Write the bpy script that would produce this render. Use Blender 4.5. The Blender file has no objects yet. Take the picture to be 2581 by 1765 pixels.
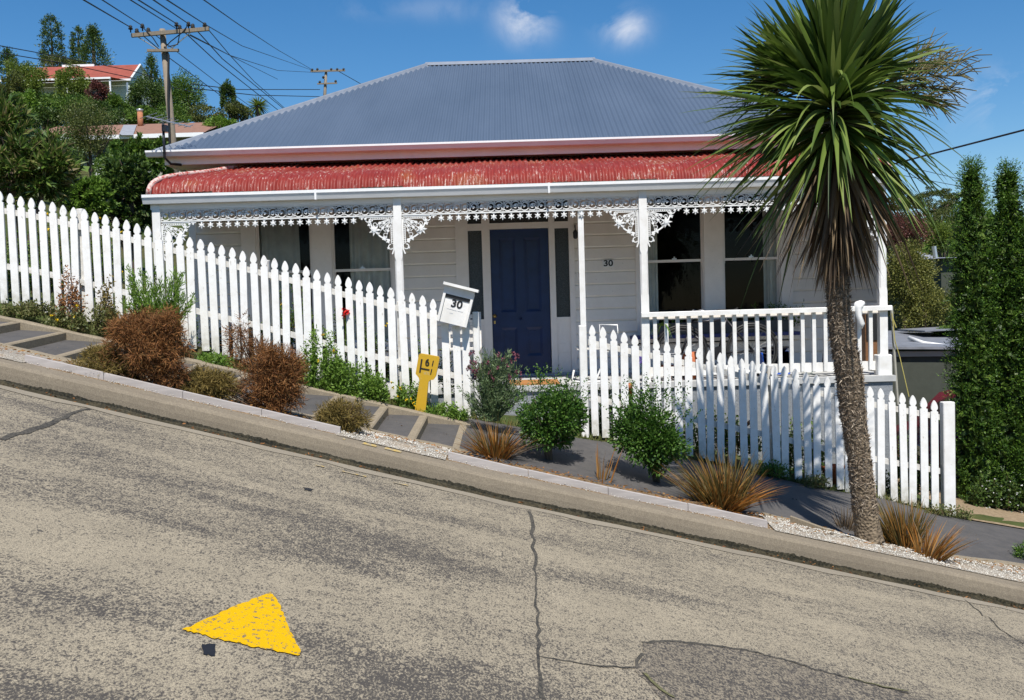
import bpy, math, random
import numpy as np
from mathutils import Matrix, Vector
R = math.radians
random.seed(7); rng = np.random.default_rng(7)
scene = bpy.context.scene
col = scene.collection
# ------------------------------------------------------------------ camera
F = 2500.0; CX, CY = 1290.5, 882.5
CAM = Vector((0, 0, 1.5))
rot = Matrix.Rotation(R(90 - 2.5), 3, 'X') @ Matrix.Rotation(R(-1.65), 3, 'Z')
cd = bpy.data.cameras.new('camera'); cam = bpy.data.objects.new('camera', cd); col.objects.link(cam)
cam.matrix_world = Matrix.Translation(CAM) @ rot.to_4x4()
cd.sensor_width = 36; cd.lens = 36 * F / 2581; cd.clip_end = 3000; cd.clip_start = .1
scene.camera = cam
def ray(px, py):
    return rot @ Vector(((px - CX) / F, -(py - CY) / F, -1))
def at(px, py, Y):
    d = ray(px, py); return CAM + d * (Y / d.y)
def wx(px, py, Y): return at(px, py, Y).x
def wz(py, Y, px=1290): return at(px, py, Y).z
# ------------------------------------------------------------------ mesh helpers
def wloc(o):
    v = Vector((0, 0, 0))
    while o is not None: v += o.location; o = o.parent
    return v
def mkmesh(name, verts, faces, m, parent=None, smooth=False):
    me = bpy.data.meshes.new(name)
    v = np.asarray(verts, dtype=np.float64).reshape(-1, 3)
    if parent is not None: v = v - np.array(wloc(parent))
    if isinstance(faces, np.ndarray):
        n, k = faces.shape
        me.vertices.add(len(v)); me.vertices.foreach_set('co', v.astype(np.float32).ravel())
        me.loops.add(n * k); me.loops.foreach_set('vertex_index', faces.astype(np.int32).ravel())
        me.polygons.add(n); me.polygons.foreach_set('loop_start', np.arange(0, n * k, k, dtype=np.int32))
        me.update(calc_edges=True)
    else:
        me.from_pydata([tuple(a) for a in v], [], faces); me.update()
    if smooth: me.shade_smooth()
    if m is not None: me.materials.append(m)
    o = bpy.data.objects.new(name, me); col.objects.link(o)
    if parent is not None: o.parent = parent
    return o
class MB:
    def __init__(s): s.v = []; s.f = []
    def add(s, vs, fs):
        b = len(s.v); s.v += [tuple(a) for a in vs]; s.f += [tuple(i + b for i in q) for q in fs]
    def box(s, x0, x1, y0, y1, z0, z1, sh=0.0):
        # sh: z rise from x0 to x1
        s.add([(x0, y0, z0), (x1, y0, z0 + sh), (x1, y1, z0 + sh), (x0, y1, z0), (x0, y0, z1), (x1, y0, z1 + sh), (x1, y1, z1 + sh), (x0, y1, z1)],
              [(0, 3, 2, 1), (4, 5, 6, 7), (0, 1, 5, 4), (1, 2, 6, 5), (2, 3, 7, 6), (3, 0, 4, 7)])
    def bbox(s, x0, x1, y0, y1, z0, z1, b=.006):
        # chamfered (vertical edges + top) box
        def ring(i, z): return [(x0 + b + i, y0 + i, z), (x1 - b - i, y0 + i, z), (x1 - i, y0 + b + i, z), (x1 - i, y1 - b - i, z), (x1 - b - i, y1 - i, z), (x0 + b + i, y1 - i, z), (x0 + i, y1 - b - i, z), (x0 + i, y0 + b + i, z)]
        s.rings([ring(0, z0), ring(0, z1 - b), ring(b * .9, z1)])
    def rings(s, rs, close=True):
        n = len(rs[0]); vs = [p for r in rs for p in r]; fs = []
        for j in range(len(rs) - 1):
            for i in range(n):
                fs.append((j * n + i, j * n + (i + 1) % n, (j + 1) * n + (i + 1) % n, (j + 1) * n + i))
        if close: fs.append(tuple(range(n - 1, -1, -1))); fs.append(tuple((len(rs) - 1) * n + i for i in range(n)))
        s.add(vs, fs)
    def tube(s, pts, r, seg=8, close=True):
        pts = [Vector(p) for p in pts]
        if not isinstance(r, (list, tuple)): r = [r] * len(pts)
        rs = []; prev = None
        for i, p in enumerate(pts):
            t = (pts[min(i + 1, len(pts) - 1)] - pts[max(i - 1, 0)]).normalized()
            u = prev if prev is not None else (Vector((0, 0, 1)) if abs(t.z) < .9 else Vector((1, 0, 0)))
            u = (u - t * u.dot(t)).normalized(); prev = u; w = t.cross(u)
            rs.append([p + (u * math.cos(2 * math.pi * k / seg) + w * math.sin(2 * math.pi * k / seg)) * r[i] for k in range(seg)])
        s.rings(rs, close)
    def prism(s, poly, y0, y1):
        # polygon (x,z) extruded in y
        n = len(poly)
        vs = [(x, y0, z) for x, z in poly] + [(x, y1, z) for x, z in poly]
        fs = [tuple(range(n)), tuple(range(2 * n - 1, n - 1, -1))] + [(i, i + n, (i + 1) % n + n, (i + 1) % n) for i in range(n)]
        s.add(vs, fs)
    def lathe(s, prof, c=(0, 0, 0), seg=20):
        s.rings([[(c[0] + r * math.cos(2 * math.pi * k / seg), c[1] + r * math.sin(2 * math.pi * k / seg), c[2] + z) for k in range(seg)] for r, z in prof])
    def ribbon(s, pts, w, y0, y1):
        # flat strip following (x,z) points, width w, between y0 and y1
        n = len(pts); L = []; Rr = []
        for i in range(n):
            a = pts[max(i - 1, 0)]; b = pts[min(i + 1, n - 1)]
            dx, dz = b[0] - a[0], b[1] - a[1]; l = math.hypot(dx, dz) or 1
            nx, nz = -dz / l * w / 2, dx / l * w / 2
            L.append((pts[i][0] + nx, pts[i][1] + nz)); Rr.append((pts[i][0] - nx, pts[i][1] - nz))
        for i in range(n - 1):
            s.add([(L[i][0], y0, L[i][1]), (Rr[i][0], y0, Rr[i][1]), (Rr[i + 1][0], y0, Rr[i + 1][1]), (L[i + 1][0], y0, L[i + 1][1]),
                   (L[i][0], y1, L[i][1]), (Rr[i][0], y1, Rr[i][1]), (Rr[i + 1][0], y1, Rr[i + 1][1]), (L[i + 1][0], y1, L[i + 1][1])],
                  [(0, 1, 2, 3), (7, 6, 5, 4), (0, 3, 7, 4), (1, 5, 6, 2)] + ([(0, 4, 5, 1)] if i == 0 else []) + ([(3, 2, 6, 7)] if i == n - 2 else []))
    def build(s, name, m, parent=None, smooth=False):
        return mkmesh(name, s.v, s.f, m, parent, smooth)
def tag(o, label=None, cat=None, group=None, kind=None):
    if label: o['label'] = label
    if cat: o['category'] = cat
    if group: o['group'] = group
    if kind: o['kind'] = kind
    return o
def struct(o, label=None, cat=None):
    return tag(o, label, cat, None, 'structure')
def empty(name, loc, label, cat, group=None, rz=0):
    o = bpy.data.objects.new(name, None); col.objects.link(o); o.location = loc; o.rotation_euler = (0, 0, rz)
    o.empty_display_size = .2
    return tag(o, label, cat, group)
def copy_tree(o, parent=None):
    c = o.copy(); col.objects.link(c)
    if parent: c.parent = parent
    for ch in [k for k in o.children]: copy_tree(ch, c)
    return c
# ------------------------------------------------------------------ materials
class NT:
    def __init__(s, name):
        s.m = bpy.data.materials.new(name); s.m.use_nodes = True; s.t = s.m.node_tree; s.t.nodes.clear()
        s.out = s.n('ShaderNodeOutputMaterial')
    def n(s, t, **k):
        x = s.t.nodes.new(t)
        for a, b in k.items(): setattr(x, a, b)
        return x
    def l(s, a, b): s.t.links.new(a, b)
    def noise(s, scale, detail=4, rough=.55, vec=None, stretch=None, dist=0):
        tc = s.n('ShaderNodeTexCoord'); n = s.n('ShaderNodeTexNoise'); n.inputs['Scale'].default_value = scale
        n.inputs['Detail'].default_value = detail; n.inputs['Roughness'].default_value = rough; n.inputs['Distortion'].default_value = dist
        src = tc.outputs['Object'] if vec is None else vec
        if stretch:
            mp = s.n('ShaderNodeMapping'); mp.inputs['Scale'].default_value = stretch; s.l(src, mp.inputs['Vector']); src = mp.outputs[0]
        s.l(src, n.inputs['Vector']); return n.outputs['Fac']
    def ramp(s, fac, stops, interp='LINEAR'):
        r = s.n('ShaderNodeValToRGB'); r.color_ramp.interpolation = interp
        while len(r.color_ramp.elements) < len(stops): r.color_ramp.elements.new(.5)
        for e, (p, c) in zip(r.color_ramp.elements, stops):
            e.position = p; e.color = (*c, 1) if len(c) == 3 else (c[0],) * 3 + (1,)
        s.l(fac, r.inputs[0]); return r.outputs[0]
    def mix(s, f, a, b, mode='MIX'):
        x = s.n('ShaderNodeMix', data_type='RGBA', blend_type=mode)
        for v, i in ((f, 0), (a, 6), (b, 7)):
            if hasattr(v, 'links'): s.l(v, x.inputs[i])
            elif i == 0: x.inputs[0].default_value = v
            else: x.inputs[i].default_value = (*v, 1)
        return x.outputs[2]
    def finish(s, colr, rough=.6, bump=None, bd=.01, bs=.5, spec=.5, metal=0):
        p = s.n('ShaderNodeBsdfPrincipled')
        if hasattr(colr, 'links'): s.l(colr, p.inputs['Base Color'])
        else: p.inputs['Base Color'].default_value = (*colr, 1)
        if hasattr(rough, 'links'): s.l(rough, p.inputs['Roughness'])
        else: p.inputs['Roughness'].default_value = rough
        p.inputs['Metallic'].default_value = metal; p.inputs['Specular IOR Level'].default_value = spec
        if bump is not None:
            b = s.n('ShaderNodeBump'); b.inputs['Strength'].default_value = bs; b.inputs['Distance'].default_value = bd
            s.l(bump, b.inputs['Height']); s.l(b.outputs[0], p.inputs['Normal'])
        s.l(p.outputs[0], s.out.inputs[0]); return s.m
def simple(name, c, rough=.6, var=.15, scale=8, metal=0, bump=0, spec=.5, stretch=None):
    t = NT(name); n = t.noise(scale, 5, .6, stretch=stretch)
    d = tuple(x * (1 - var) for x in c); u = tuple(min(1, x * (1 + var * .6)) for x in c)
    return t.finish(t.ramp(n, [(.3, d), (.7, u)]), rough, n if bump else None, bump or .01, .6, spec, metal)
def painted(name, c, dirt, amt=.5, rough=.5, scale=6, fleck=True):
    # paint with grain, soft dirt and small worn flecks
    t = NT(name); a = t.noise(scale, 6, .65); g = t.noise(90, 3, .6, stretch=(1, 1, .12)); f = t.noise(38, 4, .7)
    c2 = t.mix(t.ramp(a, [(.35, (0,)), (.75, (amt,))]), c, dirt)
    if fleck: c2 = t.mix(t.ramp(f, [(.66, (0,)), (.72, (.75,))]), c2, tuple(x * .75 for x in dirt))
    return t.finish(c2, rough, g, .002, .4, .4)
def leafm(name, cs, trans=.3, rough=.5, spec=.35):
    t = NT(name); g = t.n('ShaderNodeNewGeometry')
    c = t.ramp(g.outputs['Random Per Island'], [(i / (len(cs) - 1) if len(cs) > 1 else 0, k) for i, k in enumerate(cs)])
    p = t.n('ShaderNodeBsdfPrincipled'); t.l(c, p.inputs['Base Color']); p.inputs['Roughness'].default_value = rough; p.inputs['Specular IOR Level'].default_value = spec
    if trans > 0:
        tr = t.n('ShaderNodeBsdfTranslucent'); t.l(c, tr.inputs[0]); mx = t.n('ShaderNodeMixShader'); mx.inputs[0].default_value = trans
        t.l(p.outputs[0], mx.inputs[1]); t.l(tr.outputs[0], mx.inputs[2]); t.l(mx.outputs[0], t.out.inputs[0])
    else: t.l(p.outputs[0], t.out.inputs[0])
    return t.m
M = {}
M['white'] = painted('white_paint', (.82, .81, .79), (.50, .47, .40), .45, .45)
M['white_old'] = painted('weathered_white_paint', (.72, .71, .68), (.38, .34, .28), .75, .6, 14)
M['wall'] = painted('cream_white_paint', (.87, .82, .76), (.62, .57, .50), .35, .55, 3)
t = NT('picket_paint'); tc = t.n('ShaderNodeTexCoord'); oi = t.n('ShaderNodeObjectInfo'); va = t.n('ShaderNodeVectorMath', operation='MULTIPLY_ADD'); va.inputs[1].default_value = (1, 1, 1); t.l(tc.outputs['Object'], va.inputs[0])
cm_ = t.n('ShaderNodeCombineXYZ'); ml_ = t.n('ShaderNodeMath', operation='MULTIPLY'); ml_.inputs[1].default_value = 40; t.l(oi.outputs['Random'], ml_.inputs[0]); t.l(ml_.outputs[0], cm_.inputs[0]); t.l(cm_.outputs[0], va.inputs[2])
a_ = t.noise(9, 6, .7, vec=va.outputs[0]); b_ = t.noise(34, 4, .7, vec=va.outputs[0], stretch=(1, 1, .35)); sp = t.n('ShaderNodeSeparateXYZ'); t.l(tc.outputs['Object'], sp.inputs[0])
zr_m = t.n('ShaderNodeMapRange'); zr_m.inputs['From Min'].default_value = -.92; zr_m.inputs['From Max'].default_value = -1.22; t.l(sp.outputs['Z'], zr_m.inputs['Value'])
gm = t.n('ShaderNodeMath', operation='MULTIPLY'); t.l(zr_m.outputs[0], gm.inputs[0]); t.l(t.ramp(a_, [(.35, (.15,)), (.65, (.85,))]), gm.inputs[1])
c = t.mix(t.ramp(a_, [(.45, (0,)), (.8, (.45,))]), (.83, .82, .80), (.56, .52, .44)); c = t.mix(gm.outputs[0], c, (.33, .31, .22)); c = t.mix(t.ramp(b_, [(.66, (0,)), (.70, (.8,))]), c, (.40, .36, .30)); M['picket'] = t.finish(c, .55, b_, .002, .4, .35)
M['iron'] = painted('white_cast_iron', (.80, .80, .79), (.5, .48, .44), .25, .4, 10, False)
M['trim'] = painted('trim_paint', (.87, .82, .77), (.62, .58, .52), .3, .5, 5)
M['pvc'] = simple('white_gutter', (.80, .80, .80), .3, .06, 4)
M['door'] = simple('blue_door_paint', (.006, .022, .088), .4, .25, 5, spec=.4)
M['brass'] = simple('brass', (.55, .38, .12), .35, .2, 20, metal=.9)
M['black'] = simple('black_paint', (.012, .012, .013), .5)
M['dark'] = simple('dark_metal', (.03, .03, .035), .4, .2, 20, metal=.5)
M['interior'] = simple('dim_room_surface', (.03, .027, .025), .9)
M['curtain'] = simple('sheer_curtain', (.56, .59, .55), .9, .16, 6)
M['wood'] = simple('brown_wood', (.20, .09, .035), .6, .3, 12, bump=.002, stretch=(1, 1, 6))
M['step'] = simple('orange_timber', (.42, .19, .06), .6, .3, 10, stretch=(1, 8, 8))
M['terra'] = simple('terracotta', (.45, .13, .05), .8, .2, 9)
M['blue'] = simple('blue_plastic', (.01, .09, .55), .35, .1)
M['bluesill'] = simple('dark_blue_sill', (.02, .03, .15), .5)
M['planter'] = simple('dark_grey_planter', (.05, .055, .06), .7)
M['brick'] = simple('brick_orange', (.38, .15, .07), .8, .25, 20)
M['polewood'] = simple('weathered_pole_wood', (.23, .19, .145), .85, .35, 12, bump=.01, stretch=(8, 8, .6))
M['alu'] = simple('aluminium', (.55, .56, .58), .35, .1, metal=.7)
M['rail_wood'] = M['white_old']
M['red_car'] = simple('maroon_car_paint', (.16, .012, .03), .2, .08, spec=.7)
M['red'] = simple('red_paint', (.6, .02, .03), .3, .08)
M['rubber'] = simple('rubber', (.015, .015, .015), .7)
M['shed'] = simple('dark_olive_render', (.055, .062, .048), .9, .12, 10, bump=.004)
M['shedroof'] = simple('grey_sheet_roof', (.25, .26, .29), .5, .25, 6, metal=.3)
M['slate'] = simple('grey_roof', (.27, .28, .31), .6, .2, 6)
M['brownroof'] = simple('brown_tile_roof', (.235, .125, .085), .8, .16, 5, bump=.02)
M['redroof'] = simple('faded_red_roof', (.27, .06, .035), .7, .25, 2)
M['palewall'] = simple('pale_green_weatherboard', (.50, .56, .50), .7, .1)
M['greywall'] = simple('grey_beige_wall', (.36, .35, .30), .8, .1)
M['bark'] = simple('bark', (.11, .08, .055), .9, .4, 14, bump=.02, stretch=(6, 6, 1))
M['twig'] = simple('twig', (.10, .055, .03), .9, .3)
M['greencloth'] = simple('green_plastic', (.01, .4, .12), .4)
M['yellowpaint'] = None
def glass(name, tint=.9, refl=1.5):
    t = NT(name); f = t.n('ShaderNodeFresnel'); f.inputs[0].default_value = refl
    a = t.n('ShaderNodeBsdfTransparent'); a.inputs[0].default_value = (tint, tint, tint, 1)
    g = t.n('ShaderNodeBsdfGlossy'); g.inputs['Roughness'].default_value = .03
    mx = t.n('ShaderNodeMixShader'); t.l(f.outputs[0], mx.inputs[0]); t.l(a.outputs[0], mx.inputs[1]); t.l(g.outputs[0], mx.inputs[2]); t.l(mx.outputs[0], t.out.inputs[0]); return t.m
M['glass'] = glass('window_glass', .95, 1.22)
M['screen'] = glass('screen_glass', .72)
# frosted sidelight glass
t = NT('patterned_dark_glass'); n = t.noise(160, 2); M['frost'] = t.finish(t.ramp(n, [(.5, (.018, .02, .02)), (.75, (.10, .11, .11))]), .25, n, .004, .6)
# blue grey corrugated roof
t = NT('blue_grey_corrugated_steel'); n = t.noise(1.2, 5, .6, stretch=(1, .25, .25)); k = t.noise(30, 3)
c = t.ramp(n, [(.3, (.066, .096, .145)), (.7, (.088, .122, .178))]); c = t.mix(t.ramp(k, [(.6, (0,)), (.75, (.2,))]), c, (.14, .16, .19))
M['roof'] = t.finish(c, .55, None, metal=.1, spec=.45)
M['roofcap'] = simple('roof_capping_steel', (.19, .215, .26), .5, .15, 5)
# flaking red verandah roof
t = NT('flaking_red_roof'); n = t.noise(3.2, 6, .75, stretch=(17, 2.6, 2.6)); n2 = t.noise(2.0, 4, .6); n3 = t.noise(60, 4, .7)
c = t.ramp(n2, [(.3, (.18, .016, .011)), (.55, (.23, .028, .018)), (.68, (.25, .068, .022))])
mm = t.n('ShaderNodeMath', operation='ADD'); t.l(n, mm.inputs[0]); sc = t.n('ShaderNodeMath', operation='MULTIPLY'); t.l(n3, sc.inputs[0]); sc.inputs[1].default_value = .30; t.l(sc.outputs[0], mm.inputs[1])
sc2 = t.n('ShaderNodeMath', operation='MULTIPLY'); t.l(n2, sc2.inputs[0]); sc2.inputs[1].default_value = .25; m3 = t.n('ShaderNodeMath', operation='ADD'); t.l(mm.outputs[0], m3.inputs[0]); t.l(sc2.outputs[0], m3.inputs[1])
c = t.mix(t.ramp(m3.outputs[0], [(.860, (0,)), (.895, (.75,))]), c, (.58, .45, .40))
M['redver'] = t.finish(c, .55, mm.outputs[0], .004, .5, .35)
t = NT('flaking_pale_ridge_cap'); n = t.noise(22, 5, .7); M['redcap'] = t.finish(t.ramp(n, [(.42, (.36, .05, .035)), (.52, (.58, .42, .38))]), .7)
# concrete, worn road
def concrete(name, light, dark, lo, hi, coarse=1.3, spk=55, bump=.006, stretch=(.55, 1.4, 1), blot=.5, big=.16):
    t = NT(name)
    p = t.noise(coarse, 5, .62, stretch=stretch, dist=.4); q = t.noise(spk, 3, .7, stretch=(.75, 1, 1)); r = t.noise(spk * .38, 4, .6, stretch=(.7, 1, 1)); w = t.noise(3.4, 5, .6)
    def add(a, b, k):
        m1 = t.n('ShaderNodeMath', operation='MULTIPLY'); t.l(b, m1.inputs[0]); m1.inputs[1].default_value = k
        m2 = t.n('ShaderNodeMath', operation='ADD'); t.l(a, m2.inputs[0]); t.l(m1.outputs[0], m2.inputs[1]); return m2.outputs[0]
    s0 = add(add(q, r, .7), p, blot)         # centred near 1.1
    f = t.ramp(s0, [(lo, (0,)), (hi, (1,))])
    lc = t.mix(t.ramp(w, [(.3, (0,)), (.7, (1,))]), tuple(x * .86 for x in light), light)
    c = t.mix(f, dark, lc)
    return t, c, s0
# scaled so that the values stay inside a 0..1 ramp
def road_mat(name, light, dark, cut=.5, soft=.09, coarse=1.1, spk=38, blot=.9, bump=.008, rough=.85, crown=.18, mix_thr=None):
    t = NT(name)
    p = t.noise(coarse, 5, .62, stretch=(.45, 1.5, 1), dist=.5); q = t.noise(spk, 4, .68, stretch=(1.9, 1, 1.3)); r = t.noise(spk * .33, 4, .65, stretch=(1.4, 1, 1)); w = t.noise(2.6, 5, .6); fine = t.noise(spk * 4, 2, .7)
    def lin(terms):
        acc = None
        for a, k in terms:
            m1 = t.n('ShaderNodeMath', operation='MULTIPLY'); t.l(a, m1.inputs[0]); m1.inputs[1].default_value = k
            if acc is None: acc = m1.outputs[0]
            else:
                m2 = t.n('ShaderNodeMath', operation='ADD'); t.l(acc, m2.inputs[0]); t.l(m1.outputs[0], m2.inputs[1]); acc = m2.outputs[0]
        return acc
    tot = .52 + .2 + blot * .2
    s0 = lin([(q, .52 / tot), (r, .2 / tot), (p, blot * .2 / tot)])
    f = t.ramp(s0, [(cut - soft, (0,)), (cut + soft, (1,))])
    lc = t.mix(t.ramp(w, [(.3, (0,)), (.7, (1,))]), tuple(x * .82 for x in light), light)
    lc = t.mix(t.ramp(fine, [(.38, (.75,)), (.56, (0,))]), lc, dark)
    return t, t.mix(f, dark, lc), s0
t, c, s0 = road_mat('worn_concrete_road', (.41, .35, .25), (.064, .057, .05), .487, .04, spk=58, blot=1.35, coarse=1.0)
M['road'] = t.finish(c, .85, s0, .012, .7, .3)
t, c, s0 = road_mat('dark_patch_concrete', (.32, .27, .195), (.058, .052, .047), .512, .05, spk=48, blot=.6)
M['roadpatch'] = t.finish(c, .85, s0, .012, .8, .3)
t, c, s0 = road_mat('pale_concrete_band', (.30, .26, .195), (.19, .165, .13), .43, .1, spk=50)
M['roadband'] = t.finish(c, .85, s0, .004, .4, .3)
t, c, s0 = road_mat('kerb_concrete', (.285, .24, .175), (.145, .12, .09), .47, .12, coarse=2.4, spk=60)
M['kerb'] = t.finish(c, .88, s0, .006, .6, .25)
t, c, s0 = road_mat('edging_concrete', (.33, .275, .195), (.17, .14, .10), .45, .14, coarse=3, spk=40)
M['edging'] = t.finish(c, .88, s0, .006, .5, .25)
t, c, s0 = road_mat('wet_mossy_gutter', (.09, .075, .045), (.016, .015, .009), .5, .08, coarse=4, spk=30)
M['gutter'] = t.finish(c, .35, s0, .01, .7, .5)
t, c, s0 = road_mat('dark_crack_fill', (.13, .115, .09), (.028, .027, .025), .5, .08, coarse=9, spk=40)
M['crack'] = t.finish(c, .9, s0, .01, .6, .3)
t, c, s0 = road_mat('foundation_render', (.33, .35, .37), (.20, .215, .235), .5, .1, spk=25)
M['slab'] = t.finish(c, .9, s0, .02, .8, .3)
t = NT('smooth_dark_asphalt'); n = t.noise(120, 3, .7); w = t.noise(2, 4); c = t.ramp(w, [(.3, (.052, .050, .050)), (.7, (.075, .071, .071))]); c = t.mix(t.ramp(n, [(.68, (0,)), (.73, (.7,))]), c, (.22, .2, .18)); c = t.mix(t.ramp(t.noise(9, 6, .7), [(.35, (0,)), (.7, (.5,))]), c, (.115, .105, .095)); M['asphalt'] = t.finish(c, .8, n, .003, .5, .35)
t = NT('white_shell_gravel'); vo = t.n('ShaderNodeTexVoronoi'); tc = t.n('ShaderNodeTexCoord'); t.l(tc.outputs['Object'], vo.inputs['Vector']); vo.inputs['Scale'].default_value = 70; big = t.noise(5, 4, .6)
c = t.ramp(vo.outputs['Distance'], [(.1, (.56, .52, .45)), (.6, (.22, .19, .15))]); c = t.mix(t.ramp(big, [(.5, (0,)), (.7, (.7,))]), c, (.30, .22, .14)); M['gravel'] = t.finish(c, .9, vo.outputs['Distance'], -.01, .8)
t = NT('brown_mulch_soil'); n = t.noise(40, 5, .7); w = t.noise(3, 3); c = t.ramp(n, [(.3, (.07, .045, .028)), (.5, (.22, .15, .085)), (.7, (.36, .26, .16))]); M['mulch'] = t.finish(c, .95, n, .03, .8, .2)
t = NT('driveway_earth'); n = t.noise(25, 5, .7); c = t.ramp(n, [(.3, (.16, .115, .07)), (.7, (.33, .25, .16))]); M['drive'] = t.finish(c, .95, n, .01, .6, .2)
t = NT('garden_soil_and_grass'); n = t.noise(9, 6, .7); w = t.noise(.5, 4); c = t.mix(t.ramp(w, [(.4, (0,)), (.6, (1,))]), (.055, .085, .02), (.10, .09, .035)); c = t.mix(t.ramp(n, [(.35, (0,)), (.65, (.7,))]), c, (.035, .045, .012)); M['ground'] = t.finish(c, .95, n, .05, .7, .2)
t = NT('worn_yellow_paint'); n = t.noise(26, 5, .75, stretch=(1.6, 1.2, 1)); w = t.noise(70, 3, .7, stretch=(1.6, 1, 1)); g = t.noise(5, 3)
mm = t.n('ShaderNodeMath', operation='MULTIPLY_ADD'); t.l(w, mm.inputs[0]); mm.inputs[1].default_value = .35; t.l(n, mm.inputs[2])
c = t.mix(t.ramp(mm.outputs[0], [(.75, (0,)), (.78, (1,))]), (.60, .355, .002), (.14, .12, .09)); M['yellow'] = t.finish(c, .8, mm.outputs[0], .01, .5, .12)
t = NT('patchy_yellow_paint'); n = t.noise(26, 5, .75); M['yellowworn'] = t.finish(t.ramp(n, [(.46, (.27, .235, .175)), (.60, (.50, .33, .05))]), .9)
t = NT('chipped_yellow_marker'); n = t.noise(14, 6, .7); w = t.noise(3, 2); c = t.mix(t.ramp(n, [(.58, (0,)), (.68, (.8,))]), (.52, .31, .010), (.42, .34, .17)); M['marker'] = t.finish(c, .6, n, .004, .5)
# vegetation colours
L = lambda n, *cs, **k: leafm(n, cs, **k)
M['l_palm'] = leafm('cabbage_leaf', [(.032, .062, .010), (.068, .118, .018), (.12, .18, .03), (.22, .27, .075)], .25, .45, .35)
M['l_palmdead'] = leafm('dead_cabbage_leaf', [(.075, .05, .03), (.12, .08, .05), (.26, .19, .11), (.05, .036, .024), (.10, .07, .045)], .15, .8)
M['l_green'] = leafm('mid_green_leaf', [(.035, .085, .012), (.09, .165, .022), (.17, .26, .04)], .3)
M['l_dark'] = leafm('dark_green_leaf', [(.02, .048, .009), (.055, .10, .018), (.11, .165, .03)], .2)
M['l_lime'] = leafm('lime_leaf', [(.09, .18, .02), (.15, .26, .03), (.20, .30, .05)], .35)
M['l_yel'] = leafm('yellow_green_leaf', [(.07, .115, .016), (.14, .195, .028), (.20, .25, .045)], .3)
M['l_olive'] = leafm('olive_leaf', [(.04, .06, .015), (.085, .11, .024), (.17, .18, .045)], .25)
M['l_yel2'] = leafm('sunlit_olive_leaf', [(.07, .085, .02), (.15, .16, .032), (.28, .27, .07)], .25)
M['l_purple'] = leafm('copper_leaf', [(.08, .03, .026), (.15, .055, .045), (.23, .09, .07)], .25)
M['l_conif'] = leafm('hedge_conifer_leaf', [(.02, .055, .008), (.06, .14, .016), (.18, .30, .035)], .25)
M['l_shrub'] = leafm('glossy_shrub_leaf', [(.025, .07, .012), (.055, .13, .018), (.12, .22, .04)], .3, .45, .3)
M['l_brown'] = leafm('rusty_twig', [(.11, .045, .018), (.20, .085, .028), (.30, .13, .04), (.14, .085, .03)], .15, .8)
M['l_bronze'] = leafm('olive_bronze_twig', [(.10, .08, .02), (.17, .125, .03), (.24, .17, .05)], .15, .8)
M['stone'] = simple('white_shell_stones', (.52, .49, .43), .8, .2, 60)
M['strap'] = simple('faded_yellow_strap', (.42, .36, .10), .6)
M['l_orange'] = leafm('orange_tussock_blade', [(.22, .09, .02), (.38, .15, .025), (.16, .10, .03), (.42, .22, .06)], .2, .6)
M['l_olblade'] = leafm('olive_tussock_blade', [(.06, .06, .018), (.12, .10, .03), (.30, .14, .03), (.09, .08, .02)], .2, .6)
M['l_weed'] = leafm('weed_leaf', [(.07, .14, .018), (.15, .26, .035), (.22, .35, .06)], .35)
M['l_grass'] = leafm('dry_grass', [(.10, .12, .03), (.20, .19, .07), (.06, .10, .02)], .3)
M['l_lav'] = leafm('lavender_leaf', [(.07, .12, .045), (.12, .18, .075), (.19, .24, .12)], .2, .7)
M['f_lav'] = leafm('mauve_flower_head', [(.20, .06, .10), (.30, .10, .13), (.12, .05, .08)], .2, .7)
M['f_yellow'] = leafm('yellow_petal', [(.75, .50, .01), (.8, .6, .03)], .2)
M['f_red'] = leafm('red_petal', [(.65, .012, .01), (.5, .01, .01)], .2)
M['f_purple'] = leafm('violet_petal', [(.16, .10, .45), (.25, .18, .55)], .2)
M['f_white'] = leafm('white_petal', [(.75, .75, .7), (.8, .8, .78)], .1)
M['l_protea'] = leafm('broad_bush_leaf', [(.03, .07, .012), (.08, .15, .022), (.16, .22, .045), (.26, .20, .10)], .25, .4, .5)
M['l_trunk'] = leafm('shaggy_bark_fibre', [(.11, .08, .055), (.22, .165, .115), (.40, .33, .25), (.07, .05, .035)], .0, .9)
# ------------------------------------------------------------------ measured ground lines (pixel rows of the photo turned into heights)
def line(pts, Y, el, er):
    P = [at(px, py, Y) for px, py in pts]
    xs = [p.x for p in P]; zs = [p.z for p in P]
    xs = [xs[0] - 40] + xs + [xs[-1] + 40]; zs = [zs[0] + 40 * el] + zs + [zs[-1] - 40 * er]
    return np.array(xs), np.array(zs)
LK = line([(0, 912), (1290, 1209), (2581, 1480)], 7.93, .25, .22)
LN = line([(0, 868), (208, 916), (939, 1086), (1165, 1136), (1950, 1300), (2382, 1400), (2581, 1426)], 9.0, .25, .2)
LF = line([(0, 795), (284, 857), (588, 930), (1188, 1067), (1500, 1118), (1908, 1200), (2384, 1305), (2581, 1335)], 10.4, .25, .18)
LP = line([(14, 762), (40, 768), (505, 888), (988, 1006), (1096, 1030), (1475, 1100), (1525, 1106), (1910, 1186), (2063, 1223), (2221, 1249), (2384, 1294)], 10.9, .25, .2)
def I(L, x): return np.interp(x, L[0], L[1])
def sstep(a, b, x):
    t = np.clip((x - a) / (b - a), 0, 1); return t * t * (3 - 2 * t)
def K(x): return I(LK, x)                       # kerb top
def RD(x): return K(x) - .14                    # road
FLOOR = wz(948, 13.7)
HX0, HX1 = wx(470, 430, 13.7), wx(2128, 700, 13.7)
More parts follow.
